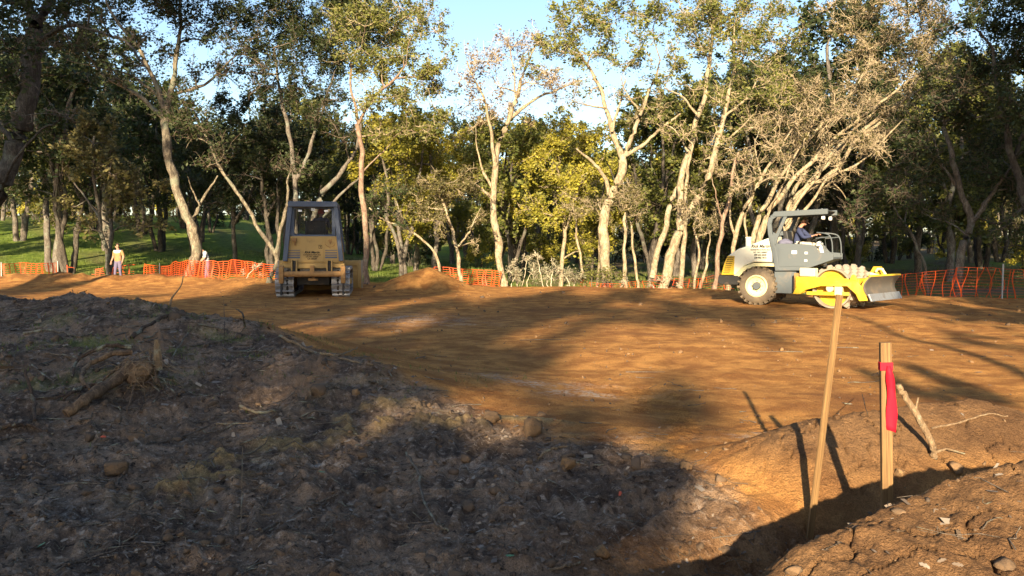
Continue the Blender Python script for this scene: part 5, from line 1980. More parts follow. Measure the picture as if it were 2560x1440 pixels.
# ------------------------------------------------------------------ finding the ground under a photo pixel
def gpt(px, py, up=0.0):
    r = CF + np.array([1., 0, 0]) * (px - 1280) / FPX - CU * (py - 720) / FPX
    t = np.exp(np.linspace(math.log(2.2), math.log(60), 1400)) / r[1]
    P = np.array([0, 0, CAM_H]) + r[None] * t[:, None]
    hz = Hs(P[:, 0], P[:, 1])
    i = int(np.argmax(P[:, 2] < hz))
    p = P[i].copy()
    p[2] = hz[i] + up
    return p


# ------------------------------------------------------------------ orange safety fence
def netmat():
    m = mat('orange_plastic_net', (.62, .085, .014), .45, 0, .4)
    b = m.node_tree.nodes['Principled BSDF']
    tr = nd(m, 'ShaderNodeBsdfTranslucent')
    tr.inputs['Color'].default_value = (.75, .13, .015, 1)
    mx = nd(m, 'ShaderNodeMixShader')
    mx.inputs[0].default_value = .3
    lk(m, b.outputs[0], mx.inputs[1])
    lk(m, tr.outputs[0], mx.inputs[2])
    lk(m, mx.outputs[0], m.node_tree.nodes['Material Output'].inputs['Surface'])
    return m


NET = netmat()
POST = worn('galvanised_post', (.42, .42, .41), (.25, .18, .12), .5, .3, 4, metal=.5)


def fence(path, h, label, seed, drop=0.0, wave=.05, sag=.08, posts=(), strap=.22, wm=1.0):
    """path [(px, d)] left to right"""
    rng = np.random.RandomState(seed)
    W = [at(px, 700, d)[:2] for px, d in path]
    P = smooth_path([(w[0], w[1], 0) for w in W], 40)
    seg = np.linalg.norm(np.diff(P[:, :2], axis=0), axis=1)
    s = np.concatenate([[0], np.cumsum(seg)])
    Ltot = s[-1]
    b0 = P[0]
    root = empty('safety_fence', (b0[0], b0[1], H(b0[0], b0[1])), 0, label, 'fence', 'orange netting round the clearing')

    def base(u):
        return np.stack([np.interp(u, s, P[:, 0]), np.interp(u, s, P[:, 1])], -1)
    V, F = [], []

    def ribbon(A, B):
        o = sum(len(v) for v in V)
        n = len(A)
        V.append(np.concatenate([A, B]))
        i = np.arange(n - 1)
        F.append(np.stack([o + i, o + i + 1, o + n + i + 1, o + n + i], 1))
    us = np.arange(0, Ltot, strap)
    nrow = max(8, int(h / .085))
    zz = np.linspace(0, 1, nrow)
    offs = []
    for u in us:
        ph = rng.uniform(0, 6.28)
        offs.append(wave * np.sin(zz * 4 + ph) * rng.uniform(.3, 1.3) + wave * .6 * rng.normal() + .10 * (zz - .5) * wave * 4)
    offs = np.array(offs)
    hh = h * (1 - sag * np.abs(np.sin(us / 3.1 * math.pi)) - .06 * np.clip(fbm(us / 1.3, us * 0 + seed, 2, seed), -1, 1))
    B2 = base(us)
    gz = Hs(B2[:, 0], B2[:, 1])
    depth = wave * .9 * rng.normal(size=(len(us), 1)) * np.sin(zz * 3)[None]
    G = np.empty((len(us), nrow, 3))
    bu = base(np.clip(us[:, None] + offs, 0, Ltot))
    G[:, :, :2] = bu
    G[:, :, 1] += depth
    G[:, :, 2] = gz[:, None] + .02 + hh[:, None] * zz[None]
    keep = rng.rand(len(us)) > drop
    T = np.gradient(P[:, :2], axis=0)
    for i in range(len(us)):
        if not keep[i]:
            continue
        w = (.038 if rng.rand() > .25 else .06) * wm
        j0 = 0 if drop < .2 or rng.rand() > .6 else rng.randint(nrow // 3, nrow - 2)
        A = G[i, j0:].copy()
        t = (base(np.array([min(Ltot, us[i] + .1)])) - base(np.array([max(0, us[i] - .1)])))[0]
        t /= np.linalg.norm(t) + 1e-9
        A[:, 0] -= t[0] * w / 2
        A[:, 1] -= t[1] * w / 2
        B = A.copy()
        B[:, 0] += t[0] * w
        B[:, 1] += t[1] * w
        ribbon(A, B)
    for j in range(nrow):
        wz = (.022 if j not in (0, nrow - 1) else .03) * wm * wm
        i0 = None
        for i in range(len(us)):
            ok = keep[i] or rng.rand() > drop * 1.2
            if ok and i0 is None:
                i0 = i
            if (not ok or i == len(us) - 1) and i0 is not None:
                if i - i0 >= 2:
                    A = G[i0:i + 1, j].copy()
                    B = A.copy()
                    B[:, 2] += wz
                    ribbon(A, B)
                i0 = None
    net = mesh_np('netting', np.concatenate(V) - np.array(root.location), np.concatenate(F), NET, root)
    net['kind'] = 'stuff'
    for u in posts:
        q = base(np.array([u * Ltot]))[0]
        gzz = H(q[0], q[1])
        m = MB()
        m.bar((q[0] - root.location[0], q[1] - root.location[1] - .03, gzz - root.location[2] - .3), (q[0] - root.location[0] + .01, q[1] - root.location[1] - .03, gzz - root.location[2] + h * 1.12), .035, .045, 0, up=(0, 1, 0))
        m.build('post', POST, root, bevel=.004)
    return root


fence([(-120, 39.5), (0, 39.5), (146, 40.5)], .86, 'taut orange netting at the far left edge of the clearing', 1, wave=.03, posts=(.5, 1.0))
fence([(168, 40.6), (250, 40.7), (345, 40.4)], .72, 'torn orange netting behind the man in the tan polo', 2, drop=.55, wave=.06, sag=.2)
fence([(360, 40.3), (404, 39.6), (470, 37.3), (560, 36.9), (700, 36.2)], .78, 'orange netting crossing in front of the crooked oak', 3, drop=.04, wave=.05, posts=(.13,), sag=.15)
fence([(1085, 38.4), (1160, 38.6), (1215, 38.8), (1256, 38.5)], .72, 'sunlit orange netting right of the dirt pile', 4, wave=.05)
fence([(1430, 36.2), (1540, 35.2), (1640, 34.0)], .62, 'low orange netting half hidden behind the pad edge', 5, drop=.1, wave=.08, sag=.25, wm=.6)
fence([(1625, 34.0), (1700, 33.5), (1780, 32.4), (1850, 31.5)], .78, 'orange netting among the slim stems left of the roller', 6, drop=.22, wave=.07, wm=.6)
fence([(2170, 29.5), (2300, 28.2), (2420, 27.2), (2520, 26.3), (2680, 25.0)], .98, 'shaded orange netting right of the roller blade', 7, drop=.0, wave=.10, posts=(.69,), strap=.19, sag=.1, wm=.62)

# ------------------------------------------------------------------ stakes by the trench
WOOD = mat('stake_wood', (.36, .22, .09), .75)
_tc = nd(WOOD, 'ShaderNodeTexCoord').outputs['Object']
_mp = nd(WOOD, 'ShaderNodeMapping')
_mp.inputs['Scale'].default_value = (130, 130, 3.0)
lk(WOOD, _tc, _mp.inputs['Vector'])
_n = noise(WOOD, 1.0, 5, .6, _mp.outputs[0], .6)
_n2 = noise(WOOD, 5.0, 4, .6, _tc)
_c = mixc(WOOD, ramp(WOOD, _n, .35, .7), (.14, .078, .032), (.28, .165, .066))
_c = mixc(WOOD, ramp(WOOD, _n2, .55, .75), _c, (.10, .06, .03))
lk(WOOD, _c, WOOD.node_tree.nodes['Principled BSDF'].inputs['Base Color'])
bump(WOOD, _n, .3, .004)
RIB = mat('red_ribbon', (.55, .012, .03), .7, 0, .15)


def stake(name, base, top, w, t, yaw, label):
    b = Vector(base)
    d = Vector(top) - b
    L = d.length
    o = empty(name, b, 0, label, 'stake')
    zx = d.normalized()
    xx = Vector((math.cos(yaw), math.sin(yaw), 0))
    xx = (xx - zx * xx.dot(zx)).normalized()
    yx = zx.cross(xx)
    q = Matrix((xx, yx, zx)).transposed().to_quaternion()
    o.rotation_mode = 'QUATERNION'
    o.rotation_quaternion = q
    m = MB()
    m.prism([(-w / 2, 0), (-w / 2, L + .0), (w / 2, L), (w / 2, 0), (.006, -.30), (-.006, -.30)], -t / 2, t / 2, 'y')
    m.build('shaft', WOOD, o, bevel=.002)
    return o, L


b1 = gpt(2024, 1345)
stk1, L1 = stake('survey_lath', b1, at(2099, 737, b1[1] + .10), .046, .016, .35, 'tall thin wooden lath leaning right, standing in the trench')
b2 = at(2228, 1232, 4.70)
b2[2] = H(b2[0], b2[1])
b2[2] = min(b2[2], at(2228, 1225, 4.78)[2])
stk2, L2 = stake('grade_stake', b2, at(2213, 856, 4.70), .058, .036, -.12, 'short thick wooden stake with a red ribbon by the trench')
q = MB()
zt = L2 - .155
q.prism([(-.034, -.023), (.034, -.023), (.034, .023), (-.034, .023)], zt, zt + .046, 'z')
q.build('ribbon_wrap', RIB, stk2, bevel=.003)
# hanging tail of the ribbon
vs, fs = [], []
n = 14
for i in range(n):
    t = i / (n - 1)
    x = .008 + .014 * math.sin(t * 2.2)
    wv = .008 + .012 * min(1, t * 5) + .010 * t + .003 * math.sin(t * 11)
    y = -.030 - .010 * math.sin(t * 5)
    z = zt + .03 - .36 * t
    sk = .006 * math.sin(7 * t)
    vs += [(x - wv, y + sk, z), (x, y - .002 - sk, z - .004), (x + wv, y + sk * .5, z - .018 * t)]
q = MB()
for i in range(n - 1):
    for k in range(2):
        fs.append((3 * i + k, 3 * i + k + 1, 3 * i + 3 + k + 1, 3 * i + 3 + k))
q.add(vs, fs)
tail = q.build('ribbon_tail', RIB, stk2, smooth=True)
sm = tail.modifiers.new('thick', 'SOLIDIFY')
sm.thickness = .002

# ------------------------------------------------------------------ sticks and roots lying about
STICK_G = bark('stick_grey', (.24, .19, .15), (.11, .085, .065), 20)
STICK_T = bark('stick_tan', (.36, .25, .15), (.18, .12, .07), 20)
STICK_D = bark('root_dark', (.14, .095, .065), (.06, .04, .03), 20)


def stick(pts, r0, r1, label, m=STICK_G, name='stick', forks=(), cat='stick', lift=.6, group=None):
    """pts photo pixels on the ground; (px,py,extra height) lifts"""
    P = []
    for p in pts:
        g = gpt(p[0], p[1]) if len(p) < 4 else at(p[0], p[1], p[3])
        if len(p) < 4:
            g[2] += r0 * lift + (p[2] if len(p) > 2 else 0)
        P.append(g)
    b = P[0]
    root = MB()
    rng = np.random.RandomState(abs(hash(label)) % 1000 if False else len(label) * 7 + int(pts[0][0]) % 97)
    S = smooth_path(P, 6, r0 * .35, rng)
    rad = np.linspace(r0, r1, len(S)) * (1 + rng.normal(0, .08, len(S)))
    root.tube([Vector(s - b) for s in S], rad.tolist(), 7)
    for (i, f, rr) in forks:
        a = S[int(i * (len(S) - 1))]
        e = gpt(*f[:2])
        e[2] += (f[2] if len(f) > 2 else .01)
        mid = (a + e) / 2 + rng.normal(0, .06 * np.linalg.norm(e - a), 3)
        root.tube([Vector(a - b), Vector(mid - b), Vector(e - b)], [rr, rr * .8, rr * .5], 6)
    o = root.build(name, m, None, smooth=True, loc=tuple(b))
    return tag(o, label, cat, group)


stick([(2335, 1150), (2322, 1090), (2285, 1020, .06), (2243, 962, .25)], .026, .020, 'thick dead branch leaning beside the ribboned stake', STICK_T, 'dead_branch', cat='branch', forks=((.55, (2275, 1000, .16), .010),)) if False else None
bb = gpt(2335, 1150)
dq = [bb, at(2330, 1110, bb[1] + .02), at(2300, 1050, bb[1] + .05), at(2262, 990, bb[1] + .08), at(2243, 962, bb[1] + .08)]
db = MB()
S = smooth_path([p - bb for p in dq], 6, .003, np.random.RandomState(3))
db.tube([Vector(s) for s in S], np.linspace(.024, .021, len(S)).tolist(), 9)
db.tube([Vector(S[14]), Vector(S[14]) + Vector((.02, .0, .10))], [.012, .006], 6)
db.tube([Vector(S[3]), Vector(S[3]) + Vector((.10, .02, .02)), Vector(S[3]) + Vector((.24, .04, -.02))], [.012, .008, .005], 6)
tag(db.build('dead_branch', STICK_T, None, smooth=True, loc=tuple(bb)), 'thick dead branch leaning beside the ribboned stake', 'branch')

STK = [
    ([(2330, 1075), (2400, 1060), (2470, 1040), (2520, 1042)], .008, .005, 'curved root lying along the right earth heap', STICK_T, 'root'),
    ([(2200, 1090), (2225, 1075), (2240, 1060)], .006, .004, 'short root sticking from the right earth heap below the stake', STICK_D, 'root'),
    ([(2155, 1010, .10), (2165, 1035, .03), (2172, 1045)], .004, .002, 'thin upright twig on the crest of the right heap', STICK_D, 'stick'),
    ([(1015, 1135), (1045, 1185), (1055, 1240), (1090, 1310), (1120, 1330)], .010, .006, 'long pale twig running down the middle foreground', STICK_G, 'stick'),
    ([(655, 1330), (740, 1285), (845, 1238)], .008, .004, 'grey stick slanting up to the right in the left foreground', STICK_G, 'stick'),
    ([(530, 1303), (600, 1292), (690, 1288), (720, 1270)], .006, .004, 'thin bent twig left of the slanting grey stick', STICK_T, 'stick'),
    ([(600, 1335), (604, 1290, .06), (608, 1200, .22)], .0035, .002, 'thin upright stalk in the left foreground', STICK_T, 'stick'),
    ([(290, 1362), (380, 1358), (470, 1365)], .006, .004, 'straight thin twig lying level in the left foreground', STICK_G, 'stick'),
    ([(120, 1440), (200, 1405), (290, 1380), (300, 1345)], .006, .003, 'crooked twig in the bottom left corner', STICK_G, 'stick'),
    ([(1375, 1432), (1420, 1420), (1450, 1410)], .010, .006, 'stub of root at the bottom edge near the middle', STICK_T, 'root'),
    ([(1345, 1150), (1370, 1130), (1410, 1120), (1430, 1124)], .012, .007, 'arched orange root by the clods in the middle', STICK_T, 'root'),
    ([(1420, 1160), (1470, 1165), (1510, 1163)], .005, .003, 'thin root right of the orange clod', STICK_T, 'root'),
    ([(1370, 1200), (1420, 1230), (1440, 1250)], .005, .003, 'thin twig below the orange clod', STICK_G, 'stick'),
    ([(1570, 1325), (1600, 1300), (1592, 1312)], .004, .002, 'tiny twig right of the middle foreground', STICK_G, 'stick'),
    ([(700, 845), (770, 880), (850, 900), (932, 920)], .020, .010, 'long bare branch lying on the slope above the pad', STICK_T, 'fallen_branch'),
    ([(800, 885), (850, 888), (895, 883, .06)], .016, .008, 'short broken branch lying across the long bare branch', STICK_T, 'fallen_branch'),
    ([(330, 850), (360, 825), (410, 800), (430, 795)], .030, .018, 'dark rotten branch on the far left slope', STICK_D, 'fallen_branch'),
    ([(60, 835), (130, 832), (190, 842), (230, 838)], .020, .010, 'grey branch half buried at the far left', STICK_G, 'fallen_branch'),
    ([(110, 888), (160, 890), (230, 903), (300, 905)], .014, .006, 'long grey branch below the half-buried one at left', STICK_G, 'fallen_branch'),
    ([(80, 915), (110, 940), (150, 965), (190, 980)], .012, .006, 'thin branch pointing at the uprooted stump', STICK_G, 'fallen_branch'),
    ([(90, 1010), (85, 1040), (70, 1055)], .004, .002, 'tiny twig by the broken post at left', STICK_G, 'stick'),
    ([(0, 1072), (40, 1078), (80, 1085), (130, 1090)], .020, .010, 'thick root at the left edge below the broken post', STICK_D, 'root'),
    ([(88, 1060), (84, 1030, .08), (66, 990, .24)], .017, .013, 'broken brown post standing at the left edge', STICK_D, 'broken_post'),
    ([(440, 770, .0), (425, 765, .10), (455, 720, .9), (460, 690, 1.3)], .012, .005, 'pale crooked stick rising in front of the crooked oak', STICK_T, 'stick') if False else None,
    ([(600, 1020), (640, 1035), (690, 1030)], .016, .010, 'short grey root on the yellow clay ridge', STICK_T, 'root'),
    ([(540, 1065), (620, 1060), (680, 1050), (700, 1010)], .007, .004, 'thin pale root lying along the clay ridge', STICK_T, 'root'),
    ([(620, 900), (580, 940), (560, 970)], .008, .004, 'short twig right of the stump on the slope', STICK_G, 'stick'),
    ([(470, 835), (440, 880), (420, 930)], .010, .005, 'twig lying above the uprooted stump', STICK_G, 'stick'),
    ([(1720, 1015), (1760, 1010), (1762, 1005)], .004, .002, 'tiny twig on the pad near the right heap', STICK_G, 'stick'),
    ([(1900, 1330), (1840, 1345), (1780, 1350)], .006, .004, 'twig on the trench edge left of the tall lath', STICK_G, 'stick'),
    ([(1800, 1415), (1840, 1405), (1880, 1412), (1845, 1380)], .004, .002, 'pale forked rootlet at the bottom left of the trench', STICK_T, 'root'),
    ([(440, 1160), (470, 1220), (490, 1260)], .003, .002, 'thin curved stalk in the left foreground shade', STICK_G, 'stick'),
    ([(560, 860), (562, 835, .12), (560, 790, .40)], .006, .003, 'upright dry stalk on the slope left of the pad', STICK_D, 'stick'),
    ([(612, 820), (606, 805, .1), (590, 795, .2)], .014, .010, 'dark stub poking from the slope crest', STICK_D, 'stick'),
]
for s in STK:
    if s:
        stick(s[0], s[1], s[2], s[3], s[4], s[5], cat='root' if s[5] == 'root' else ('post' if 'post' in s[5] else 'stick'))
# pale crooked stick standing before the crooked oak
cb = gpt(425, 765)
cm = MB()
cpts = [cb, at(430, 745, cb[1] + .05), at(452, 715, cb[1] + .1), at(458, 690, cb[1] + .1)]
cS = smooth_path([p - cb for p in cpts], 5)
cm.tube([Vector(s) for s in cS], np.linspace(.018, .007, len(cS)).tolist(), 6)
tag(cm.build('stick', STICK_T, None, smooth=True, loc=tuple(cb)), 'pale crooked stick rising from the far slope below the crooked oak', 'stick')

# ------------------------------------------------------------------ uprooted stump
sc_ = gpt(385, 985)
stump = empty('uprooted_stump', tuple(sc_), 0, 'uprooted tree stump with tangled roots on the dark slope', 'stump')
SB = bark('stump_bark', (.26, .165, .095), (.10, .065, .042), 9, (.30, .20, .12))


def rel(px, py, dz=0.0, dd=0.0):
    g = gpt(px, py)
    p = at(px, py, sc_[1] + dd) if dz is None else g
    if dz is not None:
        p[2] += dz
    return p - sc_


m = MB()
lg = [rel(165, 1045, .03), rel(215, 1020, .08), rel(270, 995, .12), rel(330, 965, .16)]
Lp = smooth_path(lg, 10)
m.tube([Vector(p) for p in Lp], [(.042 + .022 * i / len(Lp)) * (1 + .18 * math.sin(i * .7) * math.sin(i * .23 + 1)) for i in range(len(Lp))], 12)
m.V = [v + Vector((0, 0, .014 * float(perlin(np.array([v.x * 14]), np.array([v.y * 14 + v.z * 9]), 3)[0]))) for v in m.V]
m.build('log', SB, stump, smooth=True)
kb = bmesh.new()
bmesh.ops.create_icosphere(kb, subdivisions=4, radius=.15)
for vv in kb.verts:
    a = vv.co.copy()
    n1 = fbm(np.array([a.x * 6 + a.z * 3]), np.array([a.y * 6 - a.z * 4]), 4, 7)[0]
    vv.co = Vector((a.x * 1.15, a.y * 1.0, a.z * .85)) * (1 + .38 * n1)
km = bpy.data.meshes.new('root_crown')
kb.to_mesh(km)
kb.free()
km.polygons.foreach_set('use_smooth', [True] * len(km.polygons))
km.materials.append(SB)
ko = link(bpy.data.objects.new('root_crown', km), stump)
kp = rel(352, 962, .13)
ko.location = tuple(kp)
m = MB()
m.tube([Vector(rel(395, 955, .12)), Vector(rel(395, 955, .30)) , Vector(rel(393, 955, .42))], [.05, .04, .022], 8)
m.build('snag', STICK_T, stump, smooth=True)
RT = [[(330, 930, .2), (280, 925, .16), (225, 935, .1), (205, 960, .06), (225, 985, .05)], [(330, 925, .24), (270, 912, .2), (200, 920, .1), (180, 950, .03)], [(310, 975, .1), (240, 978, .06), (190, 985, .05), (150, 1000, .02), (90, 1000, .02)],
      [(340, 985, .1), (330, 1010, .08), (318, 1040, .02)], [(360, 985, .1), (390, 975, .12), (410, 990, .05), (425, 1005, .02)], [(370, 990, .12), (400, 1000, .08), (380, 1025, .04)],
      [(390, 1010, .05), (395, 1030, .02)], [(400, 960, .15), (395, 930, .22), (360, 920, .3)], [(200, 985, .05), (175, 1000, .05), (160, 1010, .02)], [(375, 940, .26), (385, 965, .2), (392, 985, .1)], [(420, 985, .08), (440, 1000, .04)], [(350, 1000, .08), (360, 1020, .05), (345, 1045, .02)],
      [(320, 950, .2), (290, 960, .13), (250, 972, .05)], [(300, 990, .05), (210, 1000, .03), (180, 1015, .01)]]
for i, pts in enumerate(RT):
    m = MB()
    Sp = smooth_path([rel(*p) for p in pts], 5, .005, np.random.RandomState(i))
    r0 = (.032, .026, .02, .014, .010, .010, .008, .012, .02, .014, .010, .008, .02, .01)[i]
    m.tube([Vector(p) for p in Sp], np.linspace(r0, r0 * .5, len(Sp)).tolist(), 7)
    m.build('root', STICK_D if i % 3 else SB, stump, smooth=True)
rr_ = np.random.RandomState(17)
m = MB()
for i in range(90):
    a0 = kp + rr_.normal(0, .10, 3) + np.array([.04, -.05, -.02])
    d0 = rr_.normal(size=3)
    d0[2] = -abs(d0[2]) * .2
    d0 /= np.linalg.norm(d0)
    ln = rr_.uniform(.15, .50)
    pts = [a0, a0 + d0 * ln * .4 + rr_.normal(0, .03, 3), a0 + d0 * ln + rr_.normal(0, .05, 3) - np.array([0, 0, .06])]
    Sp = smooth_path(pts, 4)
    m.tube([Vector(p) for p in Sp], np.linspace(.005, .002, len(Sp)).tolist(), 4)
m.build('fine_roots', STICK_T, stump, smooth=True, kind='stuff')

# ------------------------------------------------------------------ clods, leaves, litter
CLOD = mat('clod_soil', (.2, .12, .07), .95, 0, .1)
_a = nd(CLOD, 'ShaderNodeAttribute', attribute_name='tint')
_g = nd(CLOD, 'ShaderNodeNewGeometry').outputs['Position']
_n = noise(CLOD, 60, 4, .65, _g)
_c = mixc(CLOD, _a.outputs['Fac'], (.095, .071, .055), (.33, .19, .085))
_c = mixc(CLOD, ramp(CLOD, _n, .40, .8), _c, (.10, .075, .056))
lk(CLOD, _c, CLOD.node_tree.nodes['Principled BSDF'].inputs['Base Color'])
bump(CLOD, _n, .6, .01)
_ib = bmesh.new()
bmesh.ops.create_icosphere(_ib, subdivisions=1, radius=1)
IV = np.array([v.co[:] for v in _ib.verts])
IF = np.array([[v.index for v in f.verts] for f in _ib.faces])
_ib.free()
_ib = bmesh.new()
bmesh.ops.create_icosphere(_ib, subdivisions=3, radius=1)
IV3 = np.array([v.co[:] for v in _ib.verts])
IF3 = np.array([[v.index for v in f.verts] for f in _ib.faces])
_ib.free()


def scatter_xy(n, rng, dmin, dmax, power=1.0, amax=.62):
    """ground points, thinned with distance so that they look even"""
    y = dmin * (dmax / dmin) ** (rng.rand(n) ** power)
    x = y * rng.uniform(-amax, amax, n)
    return x, y


rng = np.random.RandomState(77)
x, y = scatter_xy(5000, rng, 3.0, 17)
z, soil_, rh_, cl_, be_ = terrain(x, y)
kp_ = rng.rand(len(x)) < np.clip(.95 * soil_ * (1 - rh_) + .15 * rh_ + .05, 0, 1) * (fbm(x / .6, y / .6, 2, 5) > -.25)
x, y, z, soil_, cl_ = x[kp_], y[kp_], z[kp_], soil_[kp_], cl_[kp_]
n = len(x)
sz = np.clip(rng.lognormal(math.log(.0095), .65, n), .004, .06) * np.clip(y / 6, .8, 1.8)
Rm = rng.normal(size=(n, 3, 3))
Q, _ = np.linalg.qr(Rm)
shape = IV[None] * (1 + .35 * rng.normal(size=(n, len(IV), 1)).clip(-1.2, 1.2)) * (np.array([1., .75, .5]) * sz[:, None])[:, None, :]
Vv = np.einsum('nij,nkj->nki', Q, shape) + np.stack([x, y, z + sz * .10], 1)[:, None, :]
Fv = (IF[None] + (np.arange(n) * len(IV))[:, None, None]).reshape(-1, 3)
tint = np.clip(.12 + .10 * rng.normal(size=n) + .35 * (1 - soil_) + .3 * cl_, 0, 1)
co = mesh_np('soil_clods', Vv.reshape(-1, 3), Fv, CLOD, attr={'tint': ('POINT', 'FLOAT', np.repeat(tint, len(IV)))})
tag(co, 'crumbled soil clods scattered over the foreground earth', 'soil', kind='stuff')

rng = np.random.RandomState(79)
y = rng.uniform(7.5, 34, 1500)
x = y * rng.uniform(-.35, .62, 1500)
z, soil_, rh_, cl_, be_ = terrain(x, y)
kp_ = (soil_ < .3) & (be_ < .2) & (fbm(x / 1.8, y / 1.8, 3, 25) > -.05)
x, y, z = x[kp_], y[kp_], z[kp_]
n = len(x)
sz = np.clip(rng.lognormal(math.log(.011), .5, n), .005, .04) * np.clip(y / 9, 1, 2.2)
Q, _ = np.linalg.qr(rng.normal(size=(n, 3, 3)))
shape = IV[None] * (1 + .35 * rng.normal(size=(n, len(IV), 1)).clip(-1.2, 1.2)) * (np.array([1., .75, .5]) * sz[:, None])[:, None, :]
Vv = np.einsum('nij,nkj->nki', Q, shape) + np.stack([x, y, z + sz * .12], 1)[:, None, :]
Fv = (IF[None] + (np.arange(n) * len(IV))[:, None, None]).reshape(-1, 3)
co = mesh_np('pad_crumbs', Vv.reshape(-1, 3), Fv, CLOD, attr={'tint': ('POINT', 'FLOAT', np.repeat(np.clip(rng.normal(.35, .3, n), 0, 1), len(IV)))})
tag(co, 'small crumbs of earth scattered over the graded pad', 'soil', kind='stuff')
_ib = bmesh.new()
bmesh.ops.create_icosphere(_ib, subdivisions=2, radius=1)
IV2 = np.array([v.co[:] for v in _ib.verts])
IF2 = np.array([[v.index for v in f.verts] for f in _ib.faces])
_ib.free()
rng = np.random.RandomState(78)
x, y = scatter_xy(1100, rng, 3.2, 15)
z, soil_, rh_, cl_, be_ = terrain(x, y)
kp_ = rng.rand(len(x)) < np.clip(.8 * soil_ * (1 - rh_) + .10 * rh_, 0, 1) * (fbm(x / .9, y / .9, 2, 15) > -.05)
x, y, z, cl_, rh_ = x[kp_], y[kp_], z[kp_], cl_[kp_], rh_[kp_]
n = len(x)
sz = np.clip(rng.lognormal(math.log(.032), .45, n), .015, .09) * np.clip(y / 6, .8, 1.6)
Vv = np.empty((n, len(IV2), 3))
for i in range(n):
    U = IV2 * np.array([1.25, .9, .7])
    for k in range(9):
        d = rng.normal(size=3)
        d /= np.linalg.norm(d)
        U = U - np.clip(U @ d - rng.uniform(.4, .7), 0, None)[:, None] * d
    U = U * (1 + .12 * rng.normal(size=(len(U), 1)).clip(-1.5, 1.5))
    a = rng.uniform(0, 6.28)
    ca, sa = math.cos(a), math.sin(a)
    U = np.stack([U[:, 0] * ca - U[:, 1] * sa, U[:, 0] * sa + U[:, 1] * ca, U[:, 2]], 1)
    Vv[i] = U * sz[i] + np.array([x[i], y[i], z[i]])
Fv = (IF2[None] + (np.arange(n) * len(IV2))[:, None, None]).reshape(-1, 3)
tint = np.clip(.12 + .10 * rng.normal(size=n) + .25 * cl_ + .2 * rh_, 0, 1)
co = mesh_np('broken_earth', Vv.reshape(-1, 3), Fv, CLOD, attr={'tint': ('POINT', 'FLOAT', np.repeat(tint, len(IV2)))})
tag(co, 'broken lumps of earth lying half buried in the topsoil', 'soil', kind='stuff')


def clod(px, py, r, tintv, label, name='clod', sq=(1, .8, .7), cat='clod', seed=0):
    g = gpt(px, py)
    rg = np.random.RandomState(seed + int(px))
    V = IV3 * np.array(sq)
    nz = fbm(V[:, 0] * 1.6 + seed, V[:, 1] * 1.6 + V[:, 2] * 1.3, 4, seed + 3)
    V = V * (1 + .30 * nz[:, None]) * r
    # flatten a few sides like broken earth
    for k in range(11):
        d = rg.normal(size=3) * np.array([1, 1, .8])
        d /= np.linalg.norm(d)
        ex = V @ d - r * rg.uniform(.42, .68)
        V = V - np.clip(ex, 0, None)[:, None] * d
    V = V + (.10 * r * fbm(V[:, 0] / r * 4, V[:, 1] / r * 4 + V[:, 2] / r * 3, 3, seed + 9))[:, None] * IV3
    o = mesh_np(name, V, IF3, CLOD, smooth=True, attr={'tint': ('POINT', 'FLOAT', np.full(len(V), tintv))})
    o.location = (g[0], g[1], g[2] + r * .25)
    return tag(o, label, cat)


clod(1415, 1172, .07, .6, 'orange clod with flat top in the middle of the foreground', seed=1)
clod(1502, 1385, .055, .8, 'squarish orange stone at the bottom centre', 'stone', (1, .8, 1), 'stone', seed=2)
clod(1225, 1050, .09, .4, 'rounded clay lump between slope and pad', seed=3)
clod(1330, 1085, .16, .5, 'large olive clay lump at the foot of the pad', sq=(1.2, .9, .55), seed=4)
clod(290, 1180, .12, .3, 'broad clay lump in the left foreground', sq=(1.5, .9, .4), seed=8)
clod(890, 990, .06, .6, 'orange clod at the tip of the slope', seed=9)
clod(2390, 1180, .07, .6, 'brown clod beside the trench right of the ribboned stake', seed=12)
clod(1720, 1170, .06, .6, 'brown clod at the left foot of the right heap', seed=14)
clod(2250, 1190, .05, .75, 'light clod at the foot of the ribboned stake', seed=15)

# fallen leaves
LITTER = mat('fallen_leaf', (.2, .15, .1), .7, 0, .3)
_a = nd(LITTER, 'ShaderNodeAttribute', attribute_name='tint')
_r = nd(LITTER, 'ShaderNodeValToRGB')
lk(LITTER, _a.outputs['Fac'], _r.inputs[0])
_r.color_ramp.elements[0].color = (.09, .06, .04, 1)
_r.color_ramp.elements[1].color = (.30, .25, .20, 1)
_e = _r.color_ramp.elements.new(.45)
_e.color = (.17, .125, .09, 1)
lk(LITTER, _r.outputs[0], LITTER.node_tree.nodes['Principled BSDF'].inputs['Base Color'])


def leaf_geo(n, rng, size):
    """oak leaf outline with a fold, 10 verts"""
    ol = np.array([(0, 0), (.18, .16), (.30, .12), (.45, .24), (.60, .15), (.78, .19), (1, 0), (.78, -.19), (.60, -.14), (.45, -.23), (.30, -.12), (.18, -.16)])
    P = np.stack([ol[:, 0] - .5, ol[:, 1], .22 * np.abs(ol[:, 1]) + .05 * np.sin(ol[:, 0] * 5)], 1)
    return P


